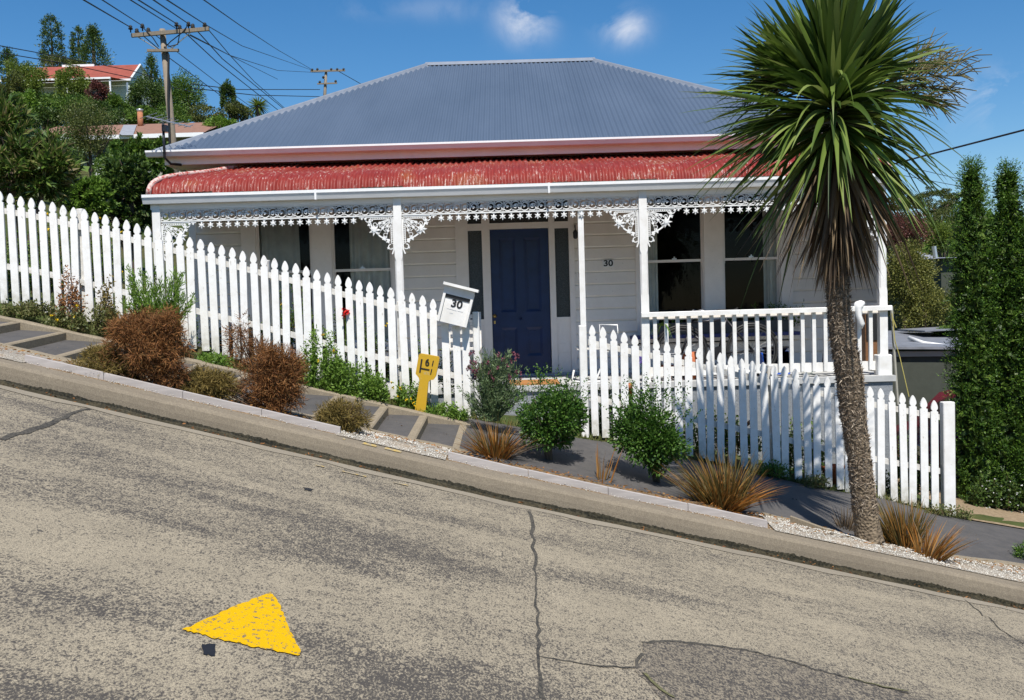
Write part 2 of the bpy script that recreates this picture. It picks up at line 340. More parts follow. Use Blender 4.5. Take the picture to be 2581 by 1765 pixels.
def terr(x, y):
    x = np.asarray(x, float); y = np.asarray(y, float)
    a = RD(x) - .04
    b = np.where(y < 7.9, a, np.where(y < 8.2, a, 0))
    near = np.interp
    z = a.copy()
    u = np.clip((y - 8.1) / .9, 0, 1); z = np.where(y > 8.1, (K(x) - .02) * (1 - u) + (I(LN, x) - .05) * u, z)
    u = np.clip((y - 9.0) / 1.4, 0, 1); z = np.where(y > 9.0, (I(LN, x) - .06) * (1 - u) + (I(LF, x) - .07) * u, z)
    z = z - .22 * sstep(8.95, 9.05, y) * (1 - sstep(10.36, 10.42, y)) * (1 - sstep(-1.0, -.6, x))
    u = np.clip((y - 10.4) / .45, 0, 1); z = np.where(y > 10.4, (I(LF, x) - .07) * (1 - u) + (I(LP, x) - .05) * u, z)
    xc = np.clip(x, -26, 12)
    back = I(LP, xc) + .02
    # garden falls (or rises) to the cottage floor level behind the fence
    inx = sstep(HX0 - 1.0, HX0 + .1, x) * (1 - sstep(HX1 + .4, HX1 + 1.6, x))
    inner = np.minimum(back, FLOOR - .35)
    iny = sstep(11.2, 12.0, y) * (1 - sstep(26, 34, y))
    g = back * (1 - inx * iny) + inner * inx * iny
    left = 1 - sstep(-6, 4, x)
    rise = (np.clip(y - 13, 0, 120)) * .105 * left + np.clip(y - 45, 0, 190) * .085 * (1 - left * .45)
    g = g + rise
    z = np.where(y > 10.85, g, z)
    return z
def hit(px, py, fn, y0=2.0, y1=14.0):
    d = ray(px, py); prev = None
    n = 1200
    for i in range(n):
        Y = y0 + (y1 - y0) * i / n; p = CAM + d * (Y / d.y)
        if p.z <= fn(p.x, p.y): return p
    return CAM + d * (y1 / d.y)
def road_hit(px, py): return hit(px, py, lambda x, y: float(RD(x)))
def ground_hit(px, py): return hit(px, py, lambda x, y: float(terr(x, y)), 7.0)
# terrain sheet
xs = np.unique(np.concatenate([np.linspace(-400, -30, 20), np.linspace(-30, -8, 24), np.linspace(-8, 9, 110), np.linspace(9, 40, 26), np.linspace(40, 400, 16)]))
ys = np.unique(np.concatenate([np.linspace(-200, 6, 10), np.linspace(7.2, 13, 62), np.linspace(13, 40, 44), np.linspace(40, 220, 40), np.linspace(220, 900, 12)]))
X, Yg = np.meshgrid(xs, ys); Z = terr(X, Yg) + (rng.random(X.shape) - .5) * .02 * (Yg > 10.6)
Z = Z + .35 * np.sin(X * .13) * np.sin(Yg * .09) * (Yg > 34)
nx, ny = len(xs), len(ys); idx = np.arange(nx * ny).reshape(ny, nx)
fq = np.stack([idx[:-1, :-1], idx[:-1, 1:], idx[1:, 1:], idx[1:, :-1]], -1).reshape(-1, 4)
struct(mkmesh('ground', np.stack([X, Yg, Z], -1).reshape(-1, 3), fq, M['ground'], smooth=True), 'garden soil and grassy hillside around the cottage', 'ground')
def strip(name, x0, x1, rows, m, n=120, kind=True, thick=True):
    # rows: list of (Y, heightfunction); sheet following the street
    X = np.linspace(x0, x1, n); V = []; Fc = []
    for (Y, fn) in rows:
        for x in X: V.append((x, Y if not callable(Y) else Y(x), float(fn(x))))
    for j in range(len(rows) - 1):
        for i in range(n - 1):
            Fc.append((j * n + i, j * n + i + 1, (j + 1) * n + i + 1, (j + 1) * n + i))
    o = mkmesh(name, V, Fc, m)
    return struct(o) if kind else o
wob = lambda x: .008 * math.sin(x * 7.3) + .006 * math.sin(x * 17.1 + 1)
strip('road', -45, 45, [(-9, RD), (0, RD), (3, RD), (5, RD), (7.6, RD)], M['road'])
strip('road_edge_band', -45, 45, [(lambda x: 7.53 + wob(x) * 3, lambda x: RD(x) + .004), (lambda x: 7.67 + wob(x * 2.3), lambda x: RD(x) + .004), (7.70, lambda x: RD(x) - .01)], M['roadband'], 400)
strip('gutter_channel', -45, 45, [(7.64, lambda x: RD(x) - .012), (7.72, lambda x: RD(x) - .026 + wob(x) * .3), (7.80, lambda x: RD(x) - .02 + wob(x) * .6), (7.875, lambda x: RD(x) - .008 + wob(x)), (7.895, lambda x: RD(x) + .02 + wob(x * 1.7))], M['gutter'], 500)
strip('kerb', -45, 45, [(7.875, lambda x: RD(x) - .03), (7.882, lambda x: RD(x) + .06), (7.893, lambda x: RD(x) + .115), (7.905, lambda x: RD(x) + .13 + wob(x) * .2), (7.93, lambda x: RD(x) + .14 + wob(x) * .3), (8.10, lambda x: RD(x) + .148), (8.13, lambda x: RD(x) + .05)], M['kerb'], 500)
V = []; Fc = []; xs_m = np.linspace(-9, 9, 1400)
for x in xs_m:
    hh = .006 + .016 * abs(math.sin(x * 2.3) * math.sin(x * 5.9 + 1)) * random.uniform(.4, 1.3) + random.uniform(0, .008)
    V += [(x, 7.872, float(RD(x)) - .03), (x, 7.8735, float(RD(x)) + hh)]
struct(mkmesh('kerb_moss', V, [(2 * i, 2 * i + 2, 2 * i + 3, 2 * i + 1) for i in range(len(xs_m) - 1)], M['gutter']))
# verge bed, gravel patches
xa = lambda px, py, Y: wx(px, py, Y)
nl = lambda x: float(I(LN, x))
bump = lambda x: .012 * math.sin(x * 5.1) + .01 * math.sin(x * 11.7 + .5)
strip('verge_bed', -9, 9, [(8.11, lambda x: K(x) + .004), (8.22, lambda x: K(x) + .018 + bump(x)), (8.5, lambda x: K(x) * .6 + nl(x) * .4 + .015 + bump(x * 1.3)), (8.8, lambda x: K(x) * .2 + nl(x) * .8 - .005 + bump(x)), (8.97, lambda x: nl(x) - .03)], M['mulch'], 300)
def gravel(px0, px1, py0, py1, label, y1=8.93):
    x0, x1 = xa(px0, py0, 8.3), xa(px1, py1, 8.3)
    n = 60; rows = []
    for j in range(7):
        Y = 8.06 + (y1 - 8.06) * j / 6
        rows.append((Y, (lambda Y: lambda x: float(np.interp(Y, [8.05, 8.11, 8.22, 8.5, 8.8, 8.97], [K(x) + .012, K(x) + .014, K(x) + .03 + bump(x), K(x) * .6 + nl(x) * .4 + .028 + bump(x * 1.3), K(x) * .2 + nl(x) * .8 + .008 + bump(x), nl(x) - .02])))(Y)))
    strip('gravel_strip', x0, x1, rows, M['gravel'], n)
gravel(862, 1128, 1092, 1145, ''); gravel(1936, 3100, 1320, 1500, ''); gravel(-300, 90, 860, 905, '')
# loose shell gravel stones (one mass)
V = []; Fc = []
def stones(x0, x1, ya, yb, n, zf, s0=.006, s1=.014):
    for _ in range(n):
        x = random.uniform(x0, x1); y = random.uniform(ya, yb); z = zf(x, y); r = random.uniform(s0, s1); b = len(V)
        ps = [(1, 0, 0), (-.5, .87, 0), (-.5, -.87, 0), (0.1, 0, .7), (0, .1, -.6)]
        a = random.uniform(0, 6.28); ca, sa = math.cos(a), math.sin(a)
        for p in ps: V.append((x + r * (p[0] * ca - p[1] * sa), y + r * (p[0] * sa + p[1] * ca) * random.uniform(.6, 1), z + r * p[2]))
        for f in ((0, 1, 3), (1, 2, 3), (2, 0, 3), (1, 0, 4), (2, 1, 4), (0, 2, 4)): Fc.append(tuple(b + i for i in f))
zf = lambda x, y: float(np.interp(y, [7.9, 8.11, 8.3, 8.95], [K(x) + .008, K(x) + .02, K(x) + .035 + bump(x), nl(x)]))
stones(xa(862, 1092, 8.3), xa(1132, 1145, 8.3), 8.06, 8.9, 900, zf)
stones(xa(1936, 1320, 8.3), 4.8, 8.06, 8.9, 2600, zf)
stones(-4.6, 4.8, 8.05, 8.15, 700, zf, .004, .009)
tag(mkmesh('loose_gravel', V, np.array(Fc), M['stone']), 'loose white shell gravel scattered along the kerb top', 'gravel', None, 'stuff')
# ------------------------------------------------------------------ footpath: stepped part on the left, ramp on the right
XE = xa(1178, 1100, 9.7)
YN0, YN1, YF0, YF1 = 8.98, 9.12, 10.33, 10.45
fl = lambda x: float(I(LF, x))
strip('footpath', XE - .05, 45, [(YN0 - .0, lambda x: nl(x) - .06), (YN0 + .02, lambda x: nl(x) - .012), (9.6, lambda x: (nl(x) - .01) * .57 + (fl(x) - .02) * .43), (10.4, lambda x: fl(x) - .02), (10.84, lambda x: float(I(LP, x)) - .025)], M['asphalt'], 300)
def curb_run(name, x0, x1, ya, yb, f, h=.10, n=60):
    o = strip(name, x0, x1, [(ya, lambda x: f(x) - h), (ya + .004, lambda x: f(x) - .018), (ya + .02, lambda x: f(x) + wob(x) * .3), (yb - .02, lambda x: f(x) + wob(x) * .3), (yb - .004, lambda x: f(x) - .018), (yb, lambda x: f(x) - h)], M['edging'], n)
    return o
curb_run('path_edging', -12, XE + .02, YN0 - .02, YN1, nl, .14, 200)
curb_run('path_edging', -12, XE + .05, YF0, YF1, fl, .12, 200)
curb_run('path_edging', xa(1925, 1300, 9), xa(2010, 1310, 9), YN0 - .05, YN1 - .02, nl, .12, 12)
curb_run('path_edging', xa(2370, 1400, 9), 12, YN0 - .02, YN1, nl, .12, 60)
# steps: measured nosing positions
nos = [xa(1168, 1100, 9.7), xa(1060, 1080, 9.7), xa(954, 1055, 9.7)]
d0 = nos[1] - nos[2]; x = nos[2]
while x > -11: x -= .475; nos.append(x)
nos = sorted(nos)
tb = MB(); rb = MB()
for i, x in enumerate(nos):
    skew = .10
    zn, zf_ = nl(x) - .015, fl(x) - .015
    # riser kerb
    vs = []
    w = .085
    for (yy, zz, dx) in ((YN1 - .03, zn, -skew * 0), (YF0 + .03, zf_, skew * .2)):
        vs += [(x + dx - w, yy, zz - .16), (x + dx, yy, zz - .16), (x + dx, yy, zz - .012), (x + dx - .012, yy, zz), (x + dx - w, yy, zz)]
    rb.add(vs, [(0, 1, 2, 3, 4), (9, 8, 7, 6, 5), (0, 5, 6, 1), (1, 6, 7, 2), (2, 7, 8, 3), (3, 8, 9, 4), (4, 9, 5, 0)])
    if i < len(nos) - 1:
        xb = nos[i + 1]
        # tread: from this riser's foot to the next riser's top
        z0n, z0f = zn - .085, zf_ - .085
        z1n, z1f = nl(xb) - .02, fl(xb) - .02
        z0n = min(z0n, z1n + .05); 
        tb.add([(x - .02, YN1 - .02, z0n), (xb - w + .01, YN1 - .02, z1n), (xb - w + .02, YF0 + .02, z1f), (x, YF0 + .02, z0f)], [(0, 1, 2, 3)])
struct(rb.build('step_risers', M['edging'])); struct(tb.build('step_treads', M['asphalt']))
# driveway beside the fence end
V = []; n = 24
for j in range(12):
    for i in range(n):
        x = 4.92 + 3.2 * i / (n - 1) + .03 * math.sin(j * 2.1); y = 10.80 + 4.8 * j / 11
        V.append((x, y, float(terr(x, y)) + .012 if y > 10.86 else float(I(LP, x)) - .01))
struct(mkmesh('driveway', V, [(j * n + i, j * n + i + 1, (j + 1) * n + i + 1, (j + 1) * n + i) for j in range(11) for i in range(n - 1)], M['drive'], smooth=True))
# road cracks and patches
def crack(pts, w, name='road_crack', jit=6, m='crack', lift=.004):
    P = []
    for (a, b) in zip(pts[:-1], pts[1:]):
        k = max(2, int(math.hypot(b[0] - a[0], b[1] - a[1]) / 14))
        for i in range(k): P.append((a[0] + (b[0] - a[0]) * i / k + random.uniform(-jit, jit), a[1] + (b[1] - a[1]) * i / k + random.uniform(-jit, jit) * .4))
    P.append(pts[-1]); W = [road_hit(*p) for p in P]; V = []; Fc = []
    rw = 1.0
    for i, p in enumerate(W):
        rw = min(1.6, max(.45, rw + random.uniform(-.28, .28))); t = (W[min(i + 1, len(W) - 1)] - W[max(i - 1, 0)]); t.z = 0; t.normalize(); nrm = Vector((-t.y, t.x, 0)); ww = w * rw / 2
        for s in (-1, 1):
            q = p + nrm * ww * s; V.append((q.x, q.y, float(RD(q.x)) + lift))
    return struct(mkmesh(name, V, [(2 * i, 2 * i + 1, 2 * i + 3, 2 * i + 2) for i in range(len(W) - 1)], M[m]))
crack([(1333, 1288), (1345, 1380), (1350, 1450), (1355, 1530), (1358, 1640), (1368, 1765)], .022)
crack([(1360, 1660), (1440, 1672), (1510, 1680), (1600, 1685), (1620, 1650)], .012)
crack([(1618, 1622), (1700, 1618), (1880, 1640), (2000, 1672), (2100, 1702), (2290, 1748)], .018, jit=4)
crack([(0, 1108), (60, 1092), (150, 1060), (190, 1038), (230, 1032)], .032)
crack([(2430, 1512), (2500, 1570), (2581, 1625)], .013)
crack([(1618, 1700), (1660, 1740), (1690, 1765)], .02)
M['moss'] = simple('moss', (.12, .115, .05), .95, .5, 40)
crack([(2140, 1712), (2200, 1728), (2290, 1746)], .016, 'moss_strip', 4, 'moss', .008)
crack([(1625, 1702), (1670, 1745), (1700, 1764)], .018, 'moss_strip', 5, 'moss', .008)
def decal(name, pts, m, jit=0, sub=10, lift=.004, label=None, cat=None):
    P = []
    for a, b in zip(pts, pts[1:] + pts[:1]):
        for i in range(sub): P.append((a[0] + (b[0] - a[0]) * i / sub + random.uniform(-jit, jit), a[1] + (b[1] - a[1]) * i / sub + random.uniform(-jit, jit) * .6))
    W = [road_hit(*p) for p in P]; V = [(p.x, p.y, float(RD(p.x)) + lift) for p in W]
    return struct(mkmesh(name, V, [tuple(range(len(V)))][:1], m), label, cat)
decal('road_patch', [(1620, 1622), (1700, 1618), (1885, 1642), (2000, 1674), (2110, 1704), (2200, 1728), (2330, 1765), (2460, 1800), (2200, 1830), (1720, 1830), (1640, 1730), (1600, 1690), (1622, 1650)], M['roadpatch'], 3, 8, .0025)
decal('road_marking', [(460, 1592), (560, 1545), (680, 1496), (700, 1515), (722, 1570), (760, 1650), (752, 1657), (640, 1635), (540, 1612)], M['yellow'], 2.6, 11, .0055, 'worn yellow painted triangle on the concrete road', 'road marking')
decal('tar_spot', [(508, 1626), (545, 1628), (540, 1658), (512, 1652)], M['black'], 3, 4)
decal('tar_spot', [(765, 1230), (790, 1235), (785, 1240), (768, 1237)], M['black'], 2, 4)
for (a, b, c, d) in ((812, 1162, 822, 1168), (1005, 1200, 1030, 1212), (880, 1172, 930, 1187)):
    pa, pb = road_hit(a, b), road_hit(c, d); y0 = 7.36 + random.uniform(-.02, .02)
    o = strip('yellow_line_remnant', pa.x, pb.x + .02, [(y0, lambda x: RD(x) + .009), (y0 + .03, lambda x: RD(x) + .009)], M['yellowworn'], 6)
for (a, b) in ((866, 872), (915, 950), (970, 1012)):
    strip('yellow_line_remnant', xa(a, 1120, 8), xa(b, 1135, 8), [(7.96, lambda x: RD(x) + .146), (8.03, lambda x: RD(x) + .150)], M['yellowworn'], 6)
# timber edging boards
for (a, b, lab) in (((71, 903), (862, 1093), 'long pale timber edging board on the kerb in front of the rusty bushes'), ((1131, 1146), (1931, 1310), 'long pale timber edging board on the kerb in front of the green shrubs')):
    A_, B_ = at(a[0], a[1], 8.2), at(b[0], b[1], 8.2); nseg = 4; mb = MB()
    for i in range(nseg):
        t0, t1 = i / nseg, (i + 1) / nseg
        x0, x1 = A_.x + (B_.x - A_.x) * t0, A_.x + (B_.x - A_.x) * t1 - .004
        za, zb = K(x0) + .068 + random.uniform(-.004, .004), K(x1) + .068 + random.uniform(-.004, .004)
        w0 = .13
        mb.add([(x0, 8.14, za - .09), (x1, 8.14, zb - .09), (x1, 8.14, zb), (x0, 8.14, za), (x0, 8.18, za - .09), (x1, 8.18, zb - .09), (x1, 8.18, zb + .002), (x0, 8.18, za + .002)],
               [(0, 1, 2, 3), (7, 6, 5, 4), (3, 2, 6, 7), (0, 3, 7, 4), (1, 5, 6, 2), (0, 4, 5, 1)])
    tag(mb.build('edging_board', M['palewood'] if 'palewood' in M else simple('pale_timber_board', (.40, .365, .345), .75, .2, 4, stretch=(1, 8, 8))), lab, 'edging board', 'timber edging boards')
mb = MB(); p = at(1995, 1305, 8.7); mb.add([(p.x, 8.75, p.z - .06), (p.x + .30, 8.5, p.z - .14), (p.x + .30, 8.5, p.z - .09), (p.x, 8.75, p.z), (p.x + .02, 8.79, p.z - .06), (p.x + .32, 8.54, p.z - .14), (p.x + .32, 8.54, p.z - .09), (p.x + .02, 8.79, p.z)], [(0, 1, 2, 3), (7, 6, 5, 4), (3, 2, 6, 7), (0, 3, 7, 4), (1, 5, 6, 2), (0, 4, 5, 1)])
tag(mb.build('edging_board', M['edging']), 'short broken edging board lying on white gravel left of the cabbage tree', 'edging board', 'timber edging boards')
# ------------------------------------------------------------------ COTTAGE
YW = 13.7; YV = 12.05; YS = 11.93
house = empty('cottage', (0, YW, FLOOR), 'white weatherboard cottage with blue grey hipped roof and red verandah roof', 'house')
RX0, RX1 = wx(1080, 165, 17.4), wx(1492, 150, 17.4)
EX0 = wx(388, 392, 13.15); EX1 = RX1 + (RX0 - EX0)
zE = wz(358, 13.15); zR = wz(157, 17.4); YE, YR = 13.15, 17.4; D = YR - YE
def corr_face(P0, e, inn, L, a0, a1, period=.076, amp=.010, per=8):
    # P0 eave start, e along the eave, inn inward; a0/a1 plan offsets of the ridge ends
    n = int(L / period * per); V = []; Fc = []; up = (zR - zE) / D
    nrm = Vector((-inn[0] * up, -inn[1] * up, 1)).normalized()
    for i in range(n + 1):
        s = L * i / n; t = min(D, s * D / a0 if a0 > 0 else D, (L - s) * D / a1 if a1 > 0 else D); off = amp * math.sin(2 * math.pi * s / period) + .0015 * math.sin(s * 3.1)
        for q in (0, .33, .66, 1):
            p = Vector(P0) + Vector((*e, 0)) * s + Vector((*inn, up)) * (t * q) + nrm * off; V.append(p)
    for i in range(n):
        for q in range(3): Fc.append((4 * i + q, 4 * i + q + 1, 4 * i + q + 5, 4 * i + q + 4))
    return V, Fc
mb = MB()
W = EX1 - EX0
for a in ((( EX0, YE, zE), (1, 0), (0, 1), W, RX0 - EX0, EX1 - RX1), ((EX1, YE, zE), (0, 1), (-1, 0), 2 * D, D, D), ((EX0, YE + 2 * D, zE), (0, -1), (1, 0), 2 * D, D, D), ((EX1, YE + 2 * D, zE), (-1, 0), (0, -1), W, EX1 - RX1, RX0 - EX0)):
    up0 = a
    if a[1][0] == 0:   # side hips: plan depth differs from D
        k = (RX0 - EX0) / D
        V, Fc = corr_face(a[0], a[1], (a[2][0] * k, 0), a[3], a[4], a[5])
    else: V, Fc = corr_face(*a)
    mb.add(V, Fc)
roof = mb.build('roof', M['roof'], house, True)
mb = MB()
def cap(p, q, w=.10):
    p, q = Vector(p), Vector(q); t = (q - p).normalized(); s = t.cross(Vector((0, 0, 1))).normalized(); u = s.cross(t)
    rs = []
    for b in (p, q):
        rs.append([b + s * x + u * z for x, z in ((-w, -.035), (-w * .45, .018), (-.03, .035), (.03, .035), (w * .45, .018), (w, -.035))])
    n = 6; mb.add(rs[0] + rs[1], [(i, i + 1, i + 1 + n, i + n) for i in range(5)])
cap((RX0 - .05, YR, zR), (RX1 + .05, YR, zR))
for c0, c1 in (((EX0, YE, zE), (RX0, YR, zR)), ((EX1, YE, zE), (RX1, YR, zR)), ((EX0, YE + 2 * D, zE), (RX0, YR, zR)), ((EX1, YE + 2 * D, zE), (RX1, YR, zR))): cap(c0, c1, .075)
mb.build('ridge_capping', M['roofcap'], roof, True)
# upper gutter & fascia
zg1, zg0 = wz(354, 13.05), wz(369, 13.05); zf0 = wz(392, 13.22)
mb = MB()
def gutter(mb, x0, x1, y0, y1, z0, z1):
    # front profile: little lip on top, coved face
    P = [(y1, z0 + .0), (y0 + .035, z0), (y0 + .02, z0 + (z1 - z0) * .35), (y0 + .006, z0 + (z1 - z0) * .62), (y0, z0 + (z1 - z0) * .68), (y0, z1), (y0 + .012, z1), (y0 + .014, z1 - .03), (y1, z1 - .03)]
    n = len(P); mb.add([(x0, a, b) for a, b in P] + [(x1, a, b) for a, b in P], [tuple(range(n)), tuple(range(2 * n - 1, n - 1, -1))] + [(i, (i + 1) % n, (i + 1) % n + n, i + n) for i in range(n)])
gutter(mb, EX0 - .07, EX1 + .07, YE - .13, YE - .01, zg0, zg1); mb.build('roof_gutter', M['pvc'], house)
mb = MB(); mb.box(EX0 + .12, EX1 - .12, 13.2, 13.24, zf0, zg0 + .02); mb.box(EX0 + .12, EX0 + .16, 13.24, 21.4, zf0, zg0 + .02); mb.box(EX1 - .16, EX1 - .12, 13.24, 21.4, zf0, zg0 + .02)
mb.box(EX0 + .16, EX1 - .16, 13.24, 13.72, zf0 + .008, zf0 + .03); mb.build('fascia', M['trim'], house)
mb = MB(); mb.box(EX0 + .02, EX1 - .02, YE - .005, 13.2, zg0 + .015, zg0 + .03); mb.build('soffit', M['trim'], house)
# ---- front wall
zW1 = zf0 + .006
def PX(a, b, y=700): return (wx(a, y, YW), wx(b, y, YW))
Z = lambda d: FLOOR + d
win_z = (wz(861, YW), wz(861, YW) + 2.12)
mid_z = wz(670, YW)
op = [(*PX(612, 1013, 650), *win_z), (*PX(1153, 1450, 750), FLOOR - .02, 3.2), (*PX(1602, 1996, 700), *win_z)]
period = .169; mb = MB(); bk = MB()
z = FLOOR - .12
wallx0, wallx1 = HX0, HX1
while z < zW1:
    z1 = min(z + period, zW1 + .03)
    segs = [(wallx0 + .10, wallx1 - .12)]
    for (a, b, c, d) in op:
        if c < z1 - .02 and d > z + .02:
            ns = []
            for (u, v) in segs:
                if b <= u or a >= v: ns.append((u, v))
                else:
                    if a > u: ns.append((u, a))
                    if b < v: ns.append((b, v))
            segs = ns
    for (u, v) in segs:
        if v - u < .02: continue
        # bevel-back board: shadow groove at the bottom, face leaning back to the top
        P = [(YW + .02, z), (YW + .004, z + .003), (YW + .004, z + .016), (YW - .020, z + .018), (YW - .002, z1 - .014), (YW + .014, z1), (YW + .02, z1)]
        n = len(P); mb.add([(u, a, b) for a, b in P] + [(v, a, b) for a, b in P], [tuple(range(n)), tuple(range(2 * n - 1, n - 1, -1))] + [(i, (i + 1) % n, (i + 1) % n + n, i + n) for i in range(n)])
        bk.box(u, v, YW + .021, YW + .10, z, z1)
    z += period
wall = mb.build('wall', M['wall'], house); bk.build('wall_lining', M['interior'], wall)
mb = MB()
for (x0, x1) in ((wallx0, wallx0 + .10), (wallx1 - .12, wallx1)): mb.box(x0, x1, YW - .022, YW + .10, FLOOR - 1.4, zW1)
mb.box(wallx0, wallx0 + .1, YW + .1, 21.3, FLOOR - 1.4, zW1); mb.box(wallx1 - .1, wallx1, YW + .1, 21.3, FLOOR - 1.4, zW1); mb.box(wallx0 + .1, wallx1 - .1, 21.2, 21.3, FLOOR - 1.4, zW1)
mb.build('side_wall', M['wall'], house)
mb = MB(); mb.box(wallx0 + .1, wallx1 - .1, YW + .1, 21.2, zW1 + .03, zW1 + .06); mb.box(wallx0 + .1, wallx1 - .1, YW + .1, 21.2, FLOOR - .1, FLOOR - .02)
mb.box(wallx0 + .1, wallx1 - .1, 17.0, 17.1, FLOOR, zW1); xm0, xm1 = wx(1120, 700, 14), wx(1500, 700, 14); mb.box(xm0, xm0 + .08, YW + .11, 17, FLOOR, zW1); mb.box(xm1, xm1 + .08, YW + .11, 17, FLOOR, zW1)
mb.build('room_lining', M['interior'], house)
# ---- sash windows
def sash(gx0, gx1, label=None):
    f = MB(); z0, z1 = win_z[0] + .05, win_z[1] - .1
    t = .035
    # upper sash a little in front of the lower one
    for (a, b, y) in ((mid_z - .015, z1, YW + .028), (z0, mid_z + .02, YW + .058)):
        f.box(gx0, gx1, y, y + .03, a, a + t); f.box(gx0, gx1, y, y + .03, b - t, b); f.box(gx0, gx0 + t, y, y + .03, a + t, b - t); f.box(gx1 - t, gx1, y, y + .03, a + t, b - t)
    # sash horns
    for xx in (gx0, gx1 - t): f.prism([(xx, mid_z - .015), (xx + t, mid_z - .015), (xx + t * .7, mid_z - .10), (xx + t * .3, mid_z - .10)], YW + .028, YW + .056)
    w = f.build('window', M['trim'], house)
    if label: w['label'] = label
    g = MB()
    for (a, b, y) in ((mid_z, z1, YW + .043), (z0, mid_z, YW + .073)): g.add([(gx0 + t, y, a + .02), (gx1 - t, y, a + .02), (gx1 - t, y, b - .03), (gx0 + t, y, b - .03)], [(0, 1, 2, 3)])
    g.build('pane', M['glass'], w)
    k = MB(); xc = (gx0 + gx1) / 2; k.box(xc - .03, xc + .03, YW + .02, YW + .045, mid_z + .02, mid_z + .04); k.box(xc - .008, xc + .008, YW + .015, YW + .04, mid_z + .04, mid_z + .06); k.build('sash_lock', M['alu'], w)
    return w
def curtain(w, x0, x1, z0=None, taper=0, y=YW + .115):
    z0 = z0 or win_z[0] + .02; z1 = win_z[1]; n = max(12, int((x1 - x0) * 90)); V = []
    for j in range(6):
        q = j / 5; zz = z1 + (z0 - z1) * q
        for i in range(n + 1):
            s = i / n; x = x0 + (x1 - x0) * s * (1 + taper * q)
            V.append((x, y + .03 * math.sin(s * (x1 - x0) * 48 + 2 * math.sin(s * 5)) * (.6 + .4 * q) + .01 * math.sin(s * 23), zz))
    mkmesh('curtain', V, [(j * (n + 1) + i, j * (n + 1) + i + 1, (j + 1) * (n + 1) + i + 1, (j + 1) * (n + 1) + i) for j in range(5) for i in range(n)], M['curtain'], w, True)
def winset(px, labels):
    # px: outer left, glass1 l, glass1 r, glass2 l, glass2 r, outer right
    o0, a, b, c, d, o1 = [wx(p, 680, YW) for p in px]
    tr = MB(); z0, z1 = win_z
    tr.box(o0 - .002, a, YW - .03, YW + .11, z0 - .02, z1 + .002); tr.box(b, c, YW - .018, YW + .11, z0 - .02, z1 + .002); tr.box(d, o1 + .002, YW - .03, YW + .11, z0 - .02, z1 + .002)
    tr.box(a, b, YW - .012, YW + .11, z1 - .1, z1 + .001); tr.box(c, d, YW - .012, YW + .11, z1 - .1, z1 + .001)
    tr.box(o0 - .06, o1 + .06, YW - .07, YW + .10, z0 - .07, z0 - .022)
    # inner beads
    for xx in (a - .0, b - .018, c, d - .018): tr.box(xx + .001, xx + .017, YW + .0, YW + .026, z0, z1 - .1)
    tr.build('window_surround', M['trim'], house)
    ws = []
    for (g0, g1, lab) in ((a, b, labels[0]), (c, d, labels[1])):
        s = MB(); ws.append(sash(g0 + .0, g1 - .0, lab)); s.box(g0, g1, YW - .02, YW + .1, z0 - .02, z0 + .049); s.build('window_sill', M['trim'], ws[-1])
    return ws, (a, b, c, d)
ws, (a, b, c, d) = winset((612, 648, 788, 838, 989, 1013), ('curtained sash window', 'half curtained sash window'))
curtain(ws[0], a - .02, wx(756, 650, YW + .17), taper=.06); curtain(ws[1], wx(884, 650, YW + .17), d + .05)
ws, (a, b, c, d) = winset((1602, 1627, 1775, 1823, 1967, 1996), ('dark sash window with a narrow curtain', 'dark sash window with a curtain on its right'))
curtain(ws[0], a - .02, wx(1656, 650, YW + .17)); curtain(ws[1], wx(1921, 650, YW + .17), d + .05)
# ---- entrance: door, sidelights, transoms
ex = dict(zip('abcdefgh', [wx(p, 760, YW) for p in (1153, 1184, 1219, 1239, 1387, 1402, 1437, 1450)]))
zT0, zT1 = wz(577, YW), wz(562, YW); zTop = 3.2; zS = wz(803, YW); zSt = wz(574, YW)
tr = MB(); y0, y1 = YW - .03, YW + .10
tr.box(ex['a'] - .002, ex['b'], y0, y1, FLOOR, zTop); tr.box(ex['g'], ex['h'] + .002, y0, y1, FLOOR, zTop)
tr.box(ex['c'], ex['d'], y0 + .004, y1, FLOOR, zTop); tr.box(ex['e'], ex['f'], y0 + .004, y1, FLOOR, zTop)
for (u, v) in (('b', 'c'), ('d', 'e'), ('f', 'g')): tr.box(ex[u], ex[v], y0 + .012, y1, zT0 - (.0 if u == 'd' else .01), zT1); tr.box(ex[u], ex[v], y0 + .012, y1, zTop - .05, zTop)
tr.build('door_frame', M['trim'], house)
for (u, v) in (('b', 'c'), ('f', 'g')):
    sl = MB()
    sl.box(ex[u], ex[v], y0 + .02, y1, zS - .04, zS); sl.box(ex[u], ex[v], y0 + .035, y1, FLOOR, zS - .04)
    for k in range(3): sl.box(ex[u] + .01, ex[v] - .01, y0 + .026, y0 + .034, FLOOR + .05 + k * .13, FLOOR + .17 + k * .13)
    sl.build('sidelight_panel', M['trim'], house)
for (u, v) in (('b', 'c'), ('f', 'g')):
    g = MB(); g.add([(ex[u], YW + .03, zS), (ex[v], YW + .03, zS), (ex[v], YW + .03, zT0), (ex[u], YW + .03, zT0)], [(0, 1, 2, 3)]); g.build('sidelight', M['frost'], house)
g = MB()
for (u, v) in (('b', 'c'), ('d', 'e'), ('f', 'g')): g.add([(ex[u], YW + .03, zT1), (ex[v], YW + .03, zT1), (ex[v], YW + .03, zTop - .05), (ex[u], YW + .03, zTop - .05)], [(0, 1, 2, 3)])
g.build('transom_window', M['frost'], house)
dx0, dx1, dz0, dz1 = ex['d'] + .004, ex['e'] - .004, FLOOR + .03, zT0 - .004
dr = MB(); yd = YW + .045
dr.box(dx0, dx1, yd, yd + .03, dz0, dz1)
st = .115; w_ = dx1 - dx0; xm = (dx0 + dx1) / 2; zl = dz0 + .98 * (dz1 - dz0) * .40
